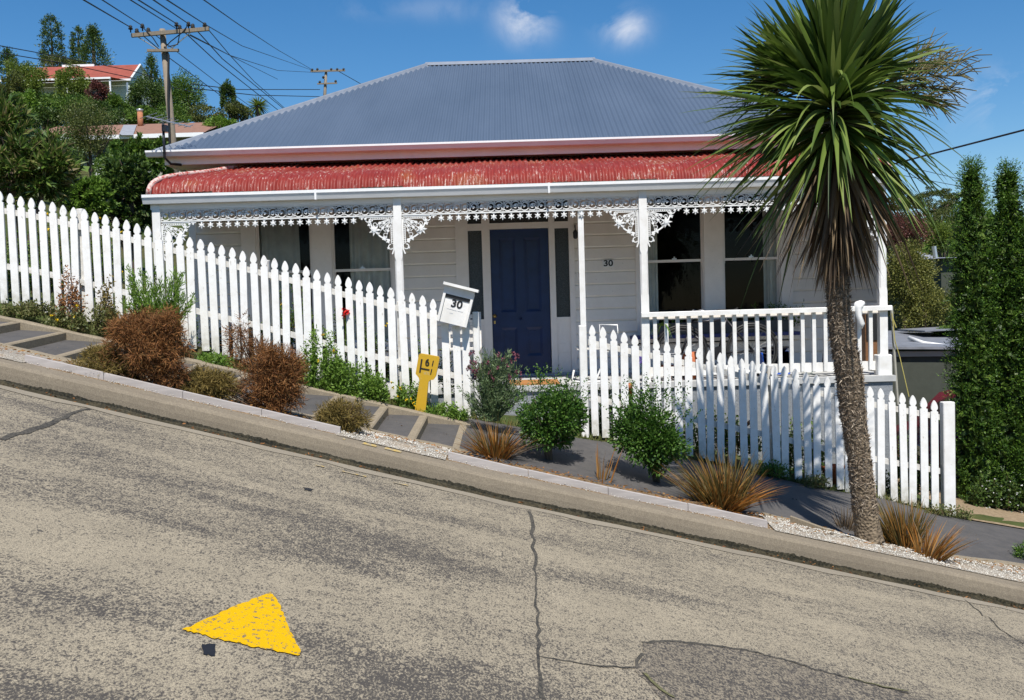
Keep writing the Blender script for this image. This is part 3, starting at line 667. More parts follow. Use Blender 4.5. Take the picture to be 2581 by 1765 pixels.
yf = yd - .016
dr.box(dx0, dx0 + st, yf, yd - .0005, dz0, dz1); dr.box(dx1 - st, dx1, yf, yd - .0005, dz0, dz1); dr.box(xm - .06, xm + .06, yf, yd - .0005, dz0 + .24, dz1 - .12)
rails_ = [(dz0, dz0 + .24), (wz(838, YW), wz(818, YW) + .10), (dz1 - .12, dz1)]
rails_[1] = (wz(826, YW), wz(787, YW))
for (a, b) in rails_:
    dr.box(dx0 + st, xm - .06, yf, yd - .0005, a, b) if a != dz0 and b != dz1 else dr.box(dx0 + st, dx1 - st, yf, yd - .0005, a, b)
    if a != dz0 and b != dz1: dr.box(xm + .06, dx1 - st, yf, yd - .0005, a, b)
for (u, v) in ((dx0 + st, xm - .06), (xm + .06, dx1 - st)):
    for (a, b) in ((rails_[0][1], rails_[1][0]), (rails_[1][1], rails_[2][0])):
        m_ = .035; vs = [(u, yf + .002, a), (v, yf + .002, a), (v, yf + .002, b), (u, yf + .002, b), (u + m_, yd - .002, a + m_), (v - m_, yd - .002, a + m_), (v - m_, yd - .002, b - m_), (u + m_, yd - .002, b - m_)]
        dr.add(vs, [(0, 1, 5, 4), (1, 2, 6, 5), (2, 3, 7, 6), (3, 0, 4, 7)])
        m2 = .055; dr.box(u + m2, v - m2, yd - .010, yd - .0005, a + m2, b - m2)
door = dr.build('door', M['door'], house); door['label'] = 'dark blue four panelled front door'
def knob(px, py, r, m, nm):
    p = at(px, py, yf); k = MB(); prof = [(0, 0), (r * 1.3, 0), (r * 1.3, .008), (r * .45, .012), (r * .4, .03), (r * .9, .04), (r, .052), (r * .7, .066), (0, .07)]
    k.rings([[(p.x + q * math.cos(a * .5236), yf - z_, p.z + q * math.sin(a * .5236)) for a in range(12)] for q, z_ in [(max(q, .0004), z_) for q, z_ in prof]]); k.build(nm, m, door, True)
knob(1247, 797, .022, M['brass'], 'door_knob'); knob(1313, 804, .016, M['door'], 'door_bell_pull')
mb = MB(); p = at(1247, 811, yf); mb.box(p.x - .012, p.x + .012, yf - .004, yf - .0005, p.z - .03, p.z + .01); mb.build('keyhole_plate', M['brass'], door)
mb = MB(); mb.box(ex['a'] - .05, ex['h'] + .06, YW - .17, YW + .05, FLOOR + .004, FLOOR + .03); mb.build('door_sill', simple('grey_sill_paint', (.36, .39, .41), .7), house)
# house number plate
def text_mesh(name, s, size, m, parent, loc, rx=90, ry=0, depth=.002, font_w=1.0):
    cu = bpy.data.curves.new(name, 'FONT'); cu.body = s; cu.size = size; cu.extrude = depth; cu.align_x = 'CENTER'; cu.align_y = 'CENTER'; cu.offset = size * .028
    ob = bpy.data.objects.new(name + '_t', cu); col.objects.link(ob); dg = bpy.context.evaluated_depsgraph_get()
    me = bpy.data.meshes.new_from_object(ob.evaluated_get(dg)); bpy.data.objects.remove(ob)
    me.materials.clear(); me.materials.append(m); o = bpy.data.objects.new(name, me); col.objects.link(o)
    me.transform(Matrix.Diagonal((font_w, 1, 1, 1)))
    if parent is not None: o.parent = parent; o.location = Vector(loc) - wloc(parent)
    else: o.location = loc
    o.rotation_euler = (R(rx), R(ry), 0); return o
p = at(1533, 664, YW - .02); mb = MB(); mb.box(p.x - .078, p.x + .078, YW - .022, YW - .014, p.z - .052, p.z + .045); npl = mb.build('number_plate', M['iron'], house); npl['label'] = 'small white plate reading 30 in black'
text_mesh('number', '30', .115, M['black'], npl, (p.x, YW - .024, p.z - .002), font_w=1.15)
# wall lamp beside the door
mb = MB(); p = at(1450, 590, YW - .1); mb.tube([(p.x, YW - .02, p.z + .1), (p.x, YW - .1, p.z + .12), (p.x, YW - .12, p.z + .05)], .009, 6); mb.lathe([(.02, .05), (.035, .02), (.03, -.05), (.012, -.07)], (p.x, YW - .12, p.z), 10); mb.build('wall_lamp', M['dark'], house)
# ---- verandah floor, foundation
SX0, SX1 = wx(380, 900, YS), wx(2257, 975, YS)
mb = MB(); mb.box(SX0, SX1, YS - .02, YW - .0, FLOOR - .07, FLOOR); mb.build('verandah_floor', simple('grey_floor_paint', (.46, .46, .45), .7, .2, 5), house)
mb = MB(); mb.box(SX0 + .03, SX1 - .03, YS + .01, YS + .16, FLOOR - 1.9, FLOOR - .072); mb.box(SX1 - .18, SX1 - .03, YS + .16, YW, FLOOR - 1.9, FLOOR - .072); mb.build('foundation', M['slab'], house)
mb = MB(); sx0, sx1 = wx(1190, 990, 11.7), wx(1462, 990, 11.7)
mb.box(sx0, sx1, YS - .30, YS - .021, FLOOR - .6, FLOOR - .19); mb.box(sx0, sx1, YS - .58, YS - .301, FLOOR - .7, FLOOR - .34); mb.build('entrance_step', M['slab'], house)
mb = MB(); x0, x1 = wx(1284, 970, 12.1), wx(1410, 970, 12.1); mb.box(x0, x1, 12.0, 12.62, FLOOR + .003, FLOOR + .022)
tag(mb.build('doormat', M['step']), 'orange brown doormat in front of the blue door', 'doormat')
# ---- posts
zB = wz(490, YV); zFr1, zFr0 = wz(504, YV), wz(535, YV)
posts = [wx(p, y, YV) for p, y in ((399, 600), (1006, 650), (1622, 650), (2222, 650))]
hw = .048
def post(x, z0=FLOOR, w=hw, nm='verandah_post', plinth=False):
    k = MB()
    def ring(s, b, z_): return [(x - s + b, YV - s, z_), (x + s - b, YV - s, z_), (x + s, YV - s + b, z_), (x + s, YV + s - b, z_), (x + s - b, YV + s, z_), (x - s + b, YV + s, z_), (x - s, YV + s - b, z_), (x - s, YV - s + b, z_)]
    c = .018; hr = FLOOR + .86
    k.rings([ring(w, .001, z0), ring(w, .001, hr + .15), ring(w, c, hr + .20), ring(w, c, zFr0 - .55), ring(w, .001, zFr0 - .50), ring(w, .001, zB)])
    o = k.build(nm, M['white'], house)
    if plinth:
        q = MB(); q.bbox(x - .085, x + .085, YV - .085, YV + .085, FLOOR + .002, FLOOR + .25, .012); q.build('post_plinth', M['white'], o)
    return o
for i, x in enumerate(posts): post(x, plinth=(i == 3))
xt = wx(1467, 680, YV); k = MB(); k.box(xt - .034, xt + .034, YV + .0, YV + .06, FLOOR, zFr0 - .005); k.build('porch_post', M['white'], house)['label'] = 'thin white post beside the gateway'
# ---- beam, gutter, frieze
gx0, gx1 = wx(356, 505, 11.90), wx(2243, 460, 11.90); zV1, zV0 = wz(464, 11.9), wz(487, 11.9)
mb = MB(); gutter(mb, gx0, gx1, 11.91, 11.992, zV0, zV1)
for px in (790, 1385): x = wx(px, 490, 11.79); mb.box(x - .012, x + .012, 11.903, 11.994, zV0 - .008, zV1 + .004)
mb.build('verandah_gutter', M['pvc'], house)
mb = MB(); mb.box(posts[0] - .07, posts[3] + .07, YV - .03, YV + .03, zFr1 + .001, zV0 + .07); mb.box(posts[0] - .10, posts[3] + .1, 11.994, YV - .031, zV0 + .02, zV0 + .04)
for sx in (posts[0] - .07, posts[3] + .01): mb.box(sx, sx + .06, YV + .031, YW - .03, zFr1 + .001, zV0 + .07)
mb.build('verandah_beam', M['trim'], house)
def star(mb, x, z, r, y0, y1, n=6, inner=.45, rot0=math.pi / 2):
    mb.prism([(x + (r if i % 2 == 0 else r * inner) * math.cos(rot0 + math.pi * i / n), z + (r if i % 2 == 0 else r * inner) * math.sin(rot0 + math.pi * i / n)) for i in range(2 * n)], y0, y1)
def arc(cx, cz, r, a0, a1, n=10, r1=None):
    r1 = r if r1 is None else r1
    return [(cx + (r + (r1 - r) * i / n) * math.cos(a0 + (a1 - a0) * i / n), cz + (r + (r1 - r) * i / n) * math.sin(a0 + (a1 - a0) * i / n)) for i in range(n + 1)]
yl0, yl1 = YV - .014, YV + .004
def frieze(x0, x1):
    f = MB(); h = zFr1 - zFr0; t = .010
    f.box(x0, x1, yl0 - .004, yl1 + .006, zFr1 - .012, zFr1); f.box(x0, x1, yl0 - .006, yl1 + .008, zFr0 - .004, zFr0 + .010)
    n = max(1, round((x1 - x0) / .205)); u = (x1 - x0) / n; c = (zFr0 + zFr1) / 2; pi = math.pi
    for i in range(n):
        X0 = x0 + i * u
        for s in (0, 1):
            xc = X0 + u * (.27 + .48 * s); dr_ = 1 if s == 0 else -1
            f.ribbon(arc(xc, c, h * .38, 0, 2 * pi, 14), .009, yl0, yl1)
            f.ribbon(arc(xc, c + dr_ * h * .06, h * .26, pi * .1, pi * 1.9, 12, h * .05), .010, yl0, yl1)
            star(f, xc, c - dr_ * h * .03, h * .15, yl0 - .004, yl1 - .004, 3, .5, pi * s)
        f.ribbon([(X0, c - h * .35), (X0 + u * .13, c + h * .1), (X0 + u * .03, c + h * .38)], .012, yl0, yl1)
        f.ribbon([(X0 + u * .5, c + h * .4), (X0 + u * .46, c - h * .05), (X0 + u * .6, c - h * .38)], .012, yl0, yl1)
        f.ribbon([(X0 + u * .95, c + h * .3), (X0 + u * .86, c), (X0 + u, c - h * .36)], .010, yl0, yl1)
    o = f.build('lace_frieze', M['iron'], house)
    return o
for (i, j) in ((0, 1), (1, 2), (2, 3)):
    fr = frieze(posts[i] + hw, posts[j] - hw)
    a, b = posts[i] + hw, posts[j] - hw; n = round((b - a) / .108); f = MB()
    for k in range(n):
        x = a + (k + .5) * (b - a) / n
        lo = x - a < (.40 if True else 0); hi = b - x < .40
        if lo or hi: continue
        star(f, x, zFr0 - .052, .043, yl0 - .004, yl1 + .002); f.box(x - .007, x + .007, yl0, yl1 - .001, zFr0 - .03, zFr0 - .0045); star(f, x, zFr0 - .052, .022, yl0 - .009, yl0 - .0045)
        f.prism([(x - .03, zFr0 - .0045), (x - .012, zFr0 - .014), (x, zFr0 - .018), (x + .012, zFr0 - .014), (x + .03, zFr0 - .0045)], yl0 + .001, yl1 - .002)
    f.build('star_drops', M['iron'], fr)
def bracket(xp, s):
    # s=+1 to the right of the post
    f = MB(); z0 = zFr0 - .005; pi = math.pi
    T = lambda pts: [(xp + s * x, z0 + z) for x, z in pts]
    f.ribbon(T([(0, -.008), (.42, -.010)]), .014, yl0, yl1); f.ribbon(T([(0, -.035), (.30, -.035)]), .008, yl0, yl1)
    f.ribbon(T([(.008, 0), (.008, -.40), (.03, -.46)]), .016, yl0, yl1); f.ribbon(T([(.038, -.03), (.038, -.33)]), .008, yl0, yl1)
    for k in range(13): f.prism(T([(.013 + .022 * k, -.012), (.022 + .022 * k, -.012), (.022 + .022 * k, -.036), (.013 + .022 * k, -.036)]), yl0 + .002, yl1 - .002)
    for k in range(14): f.prism(T([(.012, -.04 - .022 * k), (.012, -.049 - .022 * k), (.038, -.049 - .022 * k), (.038, -.04 - .022 * k)]), yl0 + .002, yl1 - .002)
    f.ribbon(T(arc(0, 0, .295, -pi * .08, -pi * .44, 12)), .018, yl0, yl1)
    f.ribbon(T(arc(.30, -.02, .05, pi * .1, -pi * .9, 8)), .012, yl0, yl1)
    for k, a in enumerate((-.16, -.21, -.27, -.33, -.39)):
        a = a * pi; rr = (.29, .22, .30, .22, .29)[k]
        f.ribbon(T([(.05 * math.cos(a), .05 * math.sin(a) - .01), (rr * .6 * math.cos(a + .08), rr * .6 * math.sin(a + .08)), (rr * math.cos(a), rr * math.sin(a))]), .010, yl0, yl1)
        star(f, xp + s * rr * .66 * math.cos(a + .05), z0 + rr * .66 * math.sin(a + .05), .020, yl0 - .004, yl1, 4, .8)
        f.ribbon(T(arc(rr * .86 * math.cos(a + .1), rr * .86 * math.sin(a + .1), .022, 0, 2 * pi, 7)), .007, yl0, yl1)
    star(f, xp + s * .235, z0 - .165, .075, yl0 - .010, yl1 + .002, 7, .42, pi / 2 + .2); star(f, xp + s * .235, z0 - .165, .035, yl0 - .018, yl0 - .0105, 7, .5)
    for (a, b, r_) in ((.29, -.06, .028), (.12, -.27, .035), (.075, -.305, .03), (.30, -.10, .025), (.34, -.028, .02), (.385, -.028, .016)): star(f, xp + s * a, z0 + b, r_, yl0 - .006, yl1 + .001, 4, .5, .4)
    f.ribbon(T(arc(.045, -.37, .03, pi * .5, -pi * .8, 7)), .012, yl0, yl1); star(f, xp + s * .075, z0 - .385, .02, yl0 - .004, yl1, 5, .5)
    f.build('corner_bracket', M['iron'], house)
for i, x in enumerate(posts):
    if i > 0: bracket(x - hw, -1)
    if i < 3: bracket(x + hw, 1)
# ---- verandah roof
zr0 = wz(463, 11.95); XL = wx(377, 500, 11.95); XRr = wx(2242, 462, 11.95); Yf = 11.95
prof = [(0, -.01), (.012, .04), (.035, .085), (.07, .125), (.12, .16), (.19, .195), (.29, .228), (.42, .262), (.6, .30), (.85, .352), (1.1, .41), (1.45, .50), (1.80, .60)]
kk = .48
def pz(d): return np.interp(d, [a for a, b in prof], [b for a, b in prof])
n = int((XRr - XL) / .076 * 8); V = []; Fc = []
sheet = [random.uniform(-.0, .022) for _ in range(20)]
for j, (dd, zz) in enumerate(prof):
    # outward normal of the profile
    a = prof[max(j - 1, 0)]; b = prof[min(j + 1, len(prof) - 1)]; t = Vector((b[0] - a[0], b[1] - a[1])).normalized(); ny_, nz_ = -t.y, t.x
    for i in range(n + 1):
        x = XL + (XRr - XL) * i / n; xx = min(max(x, XL + kk * dd), XRr - kk * dd)
        off = .0105 * math.sin(2 * math.pi * x / .076); sh = int((x - XL) / .76); off += .011 * (sh % 2)
        lift = sheet[sh] * max(0, 1 - j / 3) * (1 if ((x - XL) / .76 - sh) > .35 else .3)
        V.append((xx, Yf + dd + ny_ * off, zr0 + zz + nz_ * off + lift))
for j in range(len(prof) - 1):
    for i in range(n): Fc.append((j * (n + 1) + i, j * (n + 1) + i + 1, (j + 1) * (n + 1) + i + 1, (j + 1) * (n + 1) + i))
# end faces
for s, X0 in ((1, XL), (-1, XRr)):
    b = len(V); ns = 160
    for (dd, zz) in prof:
        for i in range(ns + 1):
            q = i / ns; yy = 1.80 * q; y_ = max(dd, yy); V.append((X0 + s * (kk * dd - .009 * math.sin(2 * math.pi * yy / .076)), Yf + y_, zr0 + zz))
    for j in range(len(prof) - 1):
        for i in range(ns): Fc.append((b + j * (ns + 1) + i, b + j * (ns + 1) + i + 1, b + (j + 1) * (ns + 1) + i + 1, b + (j + 1) * (ns + 1) + i))
vr = mkmesh('verandah_roof', V, Fc, M['redver'], house, True); vr['label'] = 'flaking red curved corrugated verandah roof'
for s, X0 in ((1, XL), (-1, XRr)):
    mb = MB(); mb.tube([(X0 + s * (kk * d_ - .01), Yf + d_ - .008, zr0 + z_ + .008) for d_, z_ in prof], .034, 8)
    mb.build('hip_capping', M['redcap'], vr, True)
# ---- railing
rl = MB(); zh = wz(803, YV); hx0, hx1 = posts[2] - .055, wx(2247, 775, YV - .06)
rl.bbox(hx0, hx1, YV - .095, YV - .050, zh - .03, zh + .028, .006)
rail = rl.build('handrail', M['white'], house)
bal = MB(); x = posts[2] + .115
zb1 = FLOOR + .10
while x < posts[3] - .06:
    k = MB(); k.box(x - .022, x + .022, YV - .046, YV - .006, zb1 - .03, zh - .012 - .0); k.build('baluster', M['white'], house); x += .1375
k = MB(); k.box(posts[2] + hw, posts[3] - hw - .03, YV - .004, YV + .05, FLOOR + .06, FLOOR + .17); k.build('bottom_rail', M['white'], house)
k = MB(); k.box(posts[2] + hw, posts[3] - hw, YV - .004, YV + .04, zh - .07, zh - .032); k.build('top_rail', M['trim'], house)
# side screen + side rail at the right end
k = MB(); X = posts[3] - .0; sc0, sc1 = zh + .06, zFr0 - .05
k.box(X - .02, X + .02, YV + .05, 13.62, sc0 - .05, sc0); k.box(X - .02, X + .02, YV + .05, 13.62, sc1, sc1 + .05); k.box(X - .02, X + .02, 13.57, 13.62, sc0, sc1); scf = k.build('end_screen', M['white'], house)
k = MB(); k.add([(X, YV + .05, sc0), (X, 13.57, sc0), (X, 13.57, sc1), (X, YV + .05, sc1)], [(0, 1, 2, 3)]); k.build('pane', M['screen'], scf)
k = MB(); k.box(X - .022, X + .022, YV + .05, 13.6, zh - .02, zh + .01); k.build('side_rail', M['white'], house)
p = at(2150, 600, 13.5); k = MB(); k.tube([(p.x, 13.5, zW1), (p.x, 13.5, FLOOR)], .035, 10); 
for zz in (p.z, p.z - .8): k.tube([(p.x, 13.5, zz), (p.x, 13.5, zz - .06)], .041, 10)
k.build('downpipe', M['pvc'], house, True)
# ---- antenna on the eave
p0 = at(424, 412, 13.1); ptop = at(422, 312, 13.1); ant = empty('tv_antenna', (p0.x, 13.1, p0.z), 'television antenna on a dark bent mast at the left eave of the cottage', 'antenna')
k = MB(); k.tube([(p0.x + .14, 13.19, p0.z - .01), (p0.x + .04, 13.08, p0.z - .01), (p0.x - .01, 13.0, p0.z + .06), (p0.x - .01, 13.0, ptop.z)], .017, 8); k.build('mast', M['dark'], ant, True)
k = MB(); zc = ptop.z; xb0, xb1 = wx(378, 305, 13), wx(474, 312, 13)
k.tube([(xb0 + .05, 12.75, zc + .03), (xb1 - .05, 13.25, zc - .02)], .009, 6); k.build('boom', M['alu'], ant)
for i in range(8):
    t = i / 7; k = MB(); xx = xb0 + .07 + (xb1 - xb0 - .14) * t; yy = 12.75 + .5 * t; L_ = .22 - .10 * t; k.tube([(xx - L_ * .75, yy + L_ * .75, zc + .03 - .05 * t + .012), (xx + L_ * .75, yy - L_ * .75, zc + .03 - .05 * t + .006)], .005, 5); k.build('element', M['alu'], ant)
k = MB(); k.box(ptop.x - .03, ptop.x + .03, 12.96, 13.04, zc - .12, zc - .04); k.build('cable_box', M['dark'], ant)
# ------------------------------------------------------------------ PICKET FENCES
YP = 10.86
H = 1.22
def picket_mesh(h=H, w=.0395, y0=-.011, y1=.011, seed=0):
    half = [(0, 0), (.010, .010), (.021, .028), (.030, .050), (.036, .072), (.0365, .088), (.033, .100), (.026, .106), (.0225, .114), (.026, .122), (.038, .126), (w, .130), (w, .15)]
    L_ = [(-a, -b) for a, b in half]; R_ = [(a, -b) for a, b in half[::-1]]
    poly = L_[::-1]; poly = [(-w, -h)] + L_[::-1] + R_[::-1][1:] + [(w, -h)]
    k = MB(); k.prism([(x, z) for x, z in poly][::-1], y0, y1); return k
def yat(pts, x): return np.interp(x, [a for a, b in pts], [b for a, b in pts])
topL = [(-40, 474), (52, 495), (104, 504), (288, 546), (368, 569), (500, 603), (687, 650), (900, 705), (980, 723), (1035, 738), (1090, 752), (1180, 774)]
topR = [(1492, 818), (1549, 831), (1603, 844), (1661, 856), (1718, 868), (1800, 887), (1882, 905), (1984, 926), (2088, 950), (2195, 974), (2274, 991), (2355, 1008)]
def make_fence(name, label, tops, pxs, posts_, cut=None, loc=None):
    p = at(pxs[0], 800, YP); fe = empty(name, (p.x, YP, float(I(LP, p.x))), label, 'fence', 'white picket fences')
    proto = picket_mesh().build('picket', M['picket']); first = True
    cutm = None
    base = Vector(wloc(fe))
    for px in pxs:
        py = float(yat(tops, px)); q = at(px, py + random.uniform(-1.5, 1.5), YP)
        short = cut and cut[0] < px < cut[1]
        if short:
            if cutm is None:
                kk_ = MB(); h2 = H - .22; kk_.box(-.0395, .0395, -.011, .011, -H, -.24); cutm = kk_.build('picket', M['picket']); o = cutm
            else: o = cutm.copy(); col.objects.link(o)
        elif first: o = proto; first = False
        else: o = proto.copy(); col.objects.link(o)
        o.parent = fe; o.location = q - base; o.rotation_euler = (random.uniform(-.01, .01), random.uniform(-.016, .016), random.uniform(-.05, .05)); o.scale = (random.uniform(.94, 1.04), 1, 1)
    # rails behind the pickets
    xs_ = [wx(a, b, YP) for a, b in tops]; zs_ = [at(a, b, YP).z for a, b in tops]
    x0, x1 = at(pxs[0], 700, YP).x - .06, at(pxs[-1], 900, YP).x + .06
    for dz in (.20, .80):
        k = MB(); n = max(2, int((x1 - x0) / 2.05) + 1); pts = np.linspace(x0, x1, n * 3 + 1)
        zz = [float(np.interp(x, xs_, zs_)) - dz + random.uniform(-.008, .008) for x in pts]
        for (a, b, za, zb) in zip(pts[:-1], pts[1:], zz[:-1], zz[1:]):
            k.box(a, b - .0, YP + .013, YP + .052, za - .032, za + .032, zb - za)
        k.build('rail', M['white_old'], fe)
    for (px, py, w, front, hgt) in posts_:
        q = at(px, py, YP + .1); k = MB(); y0 = YP - .075 if front else YP + .055; dd = .10
        y0 = YP - .115 if front == 2 else y0
        if front == 1: y0 = YP + .013; 
        k.bbox(q.x - w, q.x + w, y0, y0 + dd, q.z - hgt, q.z, .008); k.build('post', M['white_old'] if front == 0 else M['white'], fe)
    return fe
pxL = [52 + 26.65 * k for k in range(-3, 40)] + [1119, 1147, 1173]
pxL = [p for p in pxL if abs(p - 1008) > 3 or True]
make_fence('picket_fence', 'long white picket fence climbing the slope to the left of the gateway', topL, pxL, [(203, 527, .035, 0, 1.4), (672, 656, .028, 0, 1.3), (1199, 786, .035, 1, 1.35), (1008, 760, .03, 0, 1.2)], (1105, 1185))
pxR = [1492 + 26.95 * k for k in range(33)]
make_fence('picket_fence', 'shorter white picket fence right of the gateway behind the cabbage tree', topR, pxR, [(1467, 820, .042, 1, 1.30), (1938, 920, .03, 0, 1.3), (2384, 1012, .065, 1, 1.32)])
# ------------------------------------------------------------------ mailbox
q = at(1148, 775, 10.70); ang = R(15.5)
mbx = empty('mailbox', (q.x, 10.70, q.z), 'tilted white mailbox reading 30 mounted on the fence by the gateway', 'mailbox')
def rotset(o, parent=None): return o
mbx.rotation_euler = (0, ang, 0)
k = MB(); w, h, dpt = .165, .185, .20
k.box(-w, w, .02, dpt, -h, h)                      # body
k.box(-w, -w + .028, 0, .0195, -h, h - .03); k.box(w - .028, w, 0, .0195, -h, h - .03); k.box(-w + .028, w - .028, 0, .0195, h - .062, h - .03)
k.box(-w, w, 0, .0195, h - .0295, h + .03)
bod = mkmesh('box', [Vector(v) for v in k.v], k.f, M['white']); bod.parent = mbx
k = MB(); k.box(-w - .02, w + .035, -.05, dpt + .02, h + .031, h + .055); k.box(-w - .02, w + .035, -.052, -.0505, h + .026, h + .056); l_ = mkmesh('lid', k.v, k.f, M['white']); l_.parent = mbx
k = MB(); k.box(-w + .03, w - .03, .012, .0195, h - .10, h - .063); l_ = mkmesh('letter_slot', k.v, k.f, M['black']); l_.parent = mbx
t_ = text_mesh('number', '30', .115, M['black'], None, (0.005, .017, .035), font_w=1.1); t_.parent = mbx
k = MB()
for (a, b, c_) in ((-.09, -.035, .07), (-.03, -.037, .05), (.03, -.035, .06), (-.05, -.075, .04)): k.box(a, a + c_, .0185, .0198, b, b + .003)
l_ = mkmesh('faded_lettering', k.v, k.f, M['alu']); l_.parent = mbx
# ------------------------------------------------------------------ yellow hydrant marker
q = at(1072, 1000, 10.55); gz = float(terr(q.x - .1, 10.55))
mk = empty('hydrant_marker', (at(1062, 1036, 10.55).x, 10.55, at(1062, 1036, 10.55).z), 'chipped yellow leaning marker post with the number 6 in front of the fence', 'marker post')
def qp(px, py): p = at(px, py, 10.55); return (p.x, p.z)
body = [qp(1045, 1042), qp(1073, 1042), qp(1081, 958), qp(1092, 955), qp(1100, 948), qp(1108, 903), qp(1106, 900), qp(1060, 891), qp(1056, 893), qp(1047, 944), qp(1050, 950), qp(1056, 955)]
body = [qp(1044, 1048), qp(1072, 1048), qp(1080, 964), qp(1084, 958), qp(1093, 957), qp(1099, 948), qp(1108, 904), qp(1105, 899), qp(1061, 891), qp(1056, 894), qp(1048, 942), qp(1056, 952), qp(1058, 960)]
k = MB(); k.prism(body[::-1], 10.52, 10.60); k.build('post', M['marker'], mk)
k = MB()
def bar(a, b, w): 
    A, B = qp(*a), qp(*b); k.ribbon([A, B], w, 10.514, 10.519)
bar((1064, 905), (1059, 938), .016); bar((1062, 928), (1083, 932), .012); bar((1093, 909), (1090, 922), .010); bar((1089, 930), (1086, 943), .010); k.build('marking', M['black'], mk)
c6 = qp(1078, 913); k = MB(); a6 = R(-8)
def r6(pts): return [(c6[0] + x * math.cos(a6) - z * math.sin(a6), c6[1] + x * math.sin(a6) + z * math.cos(a6)) for x, z in pts]
k.ribbon(r6([(.017 * math.cos(t_), -.012 + .017 * math.sin(t_)) for t_ in np.linspace(0, 2 * math.pi, 17)]), .010, 10.511, 10.516)
k.ribbon(r6([(-.017, -.010), (-.015, .010), (-.006, .026), (.010, .033)]), .010, 10.5105, 10.5155)
k.build('number', M['black'], mk)
# ------------------------------------------------------------------ things on the verandah
def leafcloud_dummy(): pass
# bicycle
by = 12.55; r = .315; c1x, c2x = wx(1718, 900, by), wx(1896, 900, by); bz = FLOOR + r
bike = empty('bicycle', ((c1x + c2x) / 2, by, FLOOR), 'dark bicycle parked on the verandah behind the railing', 'bicycle')
for cx_ in (c1x, c2x):
    k = MB(); pts = [(cx_ + r * math.cos(a), by, bz + r * math.sin(a)) for a in np.linspace(0, 2 * math.pi, 33)]
    k.tube(pts, .019, 8, False); wh = k.build('tyre', M['rubber'], bike, True)
    k = MB(); k.tube([(cx_ + (r - .03) * math.cos(a), by, bz + (r - .03) * math.sin(a)) for a in np.linspace(0, 2 * math.pi, 33)], .009, 6, False)
    k.tube([(cx_, by - .04, bz), (cx_, by + .04, bz)], .02, 8)
    for i in range(24):
        a = i * math.pi / 12; k.tube([(cx_ + .02 * math.cos(a + .5), by + (.03 if i % 2 else -.03), bz + .02 * math.sin(a + .5)), (cx_ + (r - .03) * math.cos(a), by, bz + (r - .03) * math.sin(a))], .0016, 3, False)
    k.build('rim', simple('dull_steel', (.10, .10, .105), .4, .1, metal=.6), wh)
    k = MB(); k.tube([(cx_ + (r + .025) * math.cos(a), by, bz + (r + .025) * math.sin(a)) for a in np.linspace(R(20) if cx_ == c1x else R(30), R(150), 12)], .018, 6); k.build('mudguard', M['black'], bike, True)
bb = Vector((c1x + .52 * (c2x - c1x), by, bz - .02)); head = Vector((c1x + .14, by, bz + .38)); headb = Vector((c1x + .10, by, bz + .26)); seatt = Vector((c1x + .64 * (c2x - c1x), by, bz + .40))
k = MB()
for a, b in ((bb, headb), (bb, seatt + (seatt - bb) * .15), (head, seatt), (Vector((c2x, by - .04, bz)), bb), (Vector((c2x, by - .03, bz)), seatt), (head + Vector((.01, 0, .12)), headb), (headb, Vector((c1x, by - .03, bz)))): k.tube([a, b], .016, 8)
k.build('frame', M['dark'], bike, True)
k = MB(); hb = head + Vector((.015, 0, .13)); k.tube([hb + Vector((.12, -.26, .0)), hb + Vector((.05, -.24, .02)), hb + Vector((0, -.06, .0)), hb, hb + Vector((0, .06, .0)), hb + Vector((.05, .24, .02)), hb + Vector((.12, .26, .0))], .012, 8); k.build('handlebar', M['alu'], bike, True)
k = MB(); st_ = seatt + (seatt - bb) * .2 + Vector((0, 0, .03)); k.rings([[(st_.x + x_, by + w_ * math.cos(a), st_.z + .02 * math.sin(a) + (.02 if x_ > .08 else 0)) for a in np.linspace(0, 2 * math.pi, 9)[:-1]] for x_, w_ in ((-.14, .015), (-.08, .025), (0, .05), (.08, .075), (.12, .07), (.13, .02))]); k.build('saddle', M['black'], bike, True)
k = MB(); k.rings([[(bb.x + rr * math.cos(a), by - .05 + y_, bb.z + rr * math.sin(a)) for a in np.linspace(0, 2 * math.pi, 19)[:-1]] for rr, y_ in ((.001, 0), (.09, 0), (.09, .008), (.001, .008))]); k.tube([bb + Vector((0, -.06, 0)), bb + Vector((-.10, -.07, -.13))], .01, 6); k.tube([bb + Vector((0, .06, 0)), bb + Vector((.10, .07, .13))], .01, 6); k.box(bb.x - .15, bb.x - .06, by - .12, by - .06, bb.z - .15, bb.z - .12); k.build('crank', M['dark'], bike)
# blue tub + black basin
p = at(1951, 925, 12.75); tub = empty('storage_tub', (p.x, 12.75, FLOOR), 'blue plastic tub on the verandah behind the rear bicycle wheel', 'tub')
k = MB(); k.rings([[(p.x + s_ * a, 12.75 + .15 * b, z_) for a, b in ((-1, -1), (1, -1), (1, 1), (-1, 1))] for s_, z_ in ((.165, FLOOR + .002), (.185, FLOOR + .26), (.20, FLOOR + .262), (.20, FLOOR + .285), (.18, FLOOR + .284), (.16, FLOOR + .03))]); k.build('tub', M['blue'], tub)
p2 = at(1962, 888, 12.75); bs = MB(); bs.lathe([(.12, FLOOR + .287), (.17, FLOOR + .33), (.18, FLOOR + .345), (.165, FLOOR + .345), (.1, FLOOR + .31), (.001, FLOOR + .31)], (p.x + .02, 12.75, 0), 20)
tag(bs.build('basin', M['black'], None, True), 'black basin on top of the blue tub', 'basin')
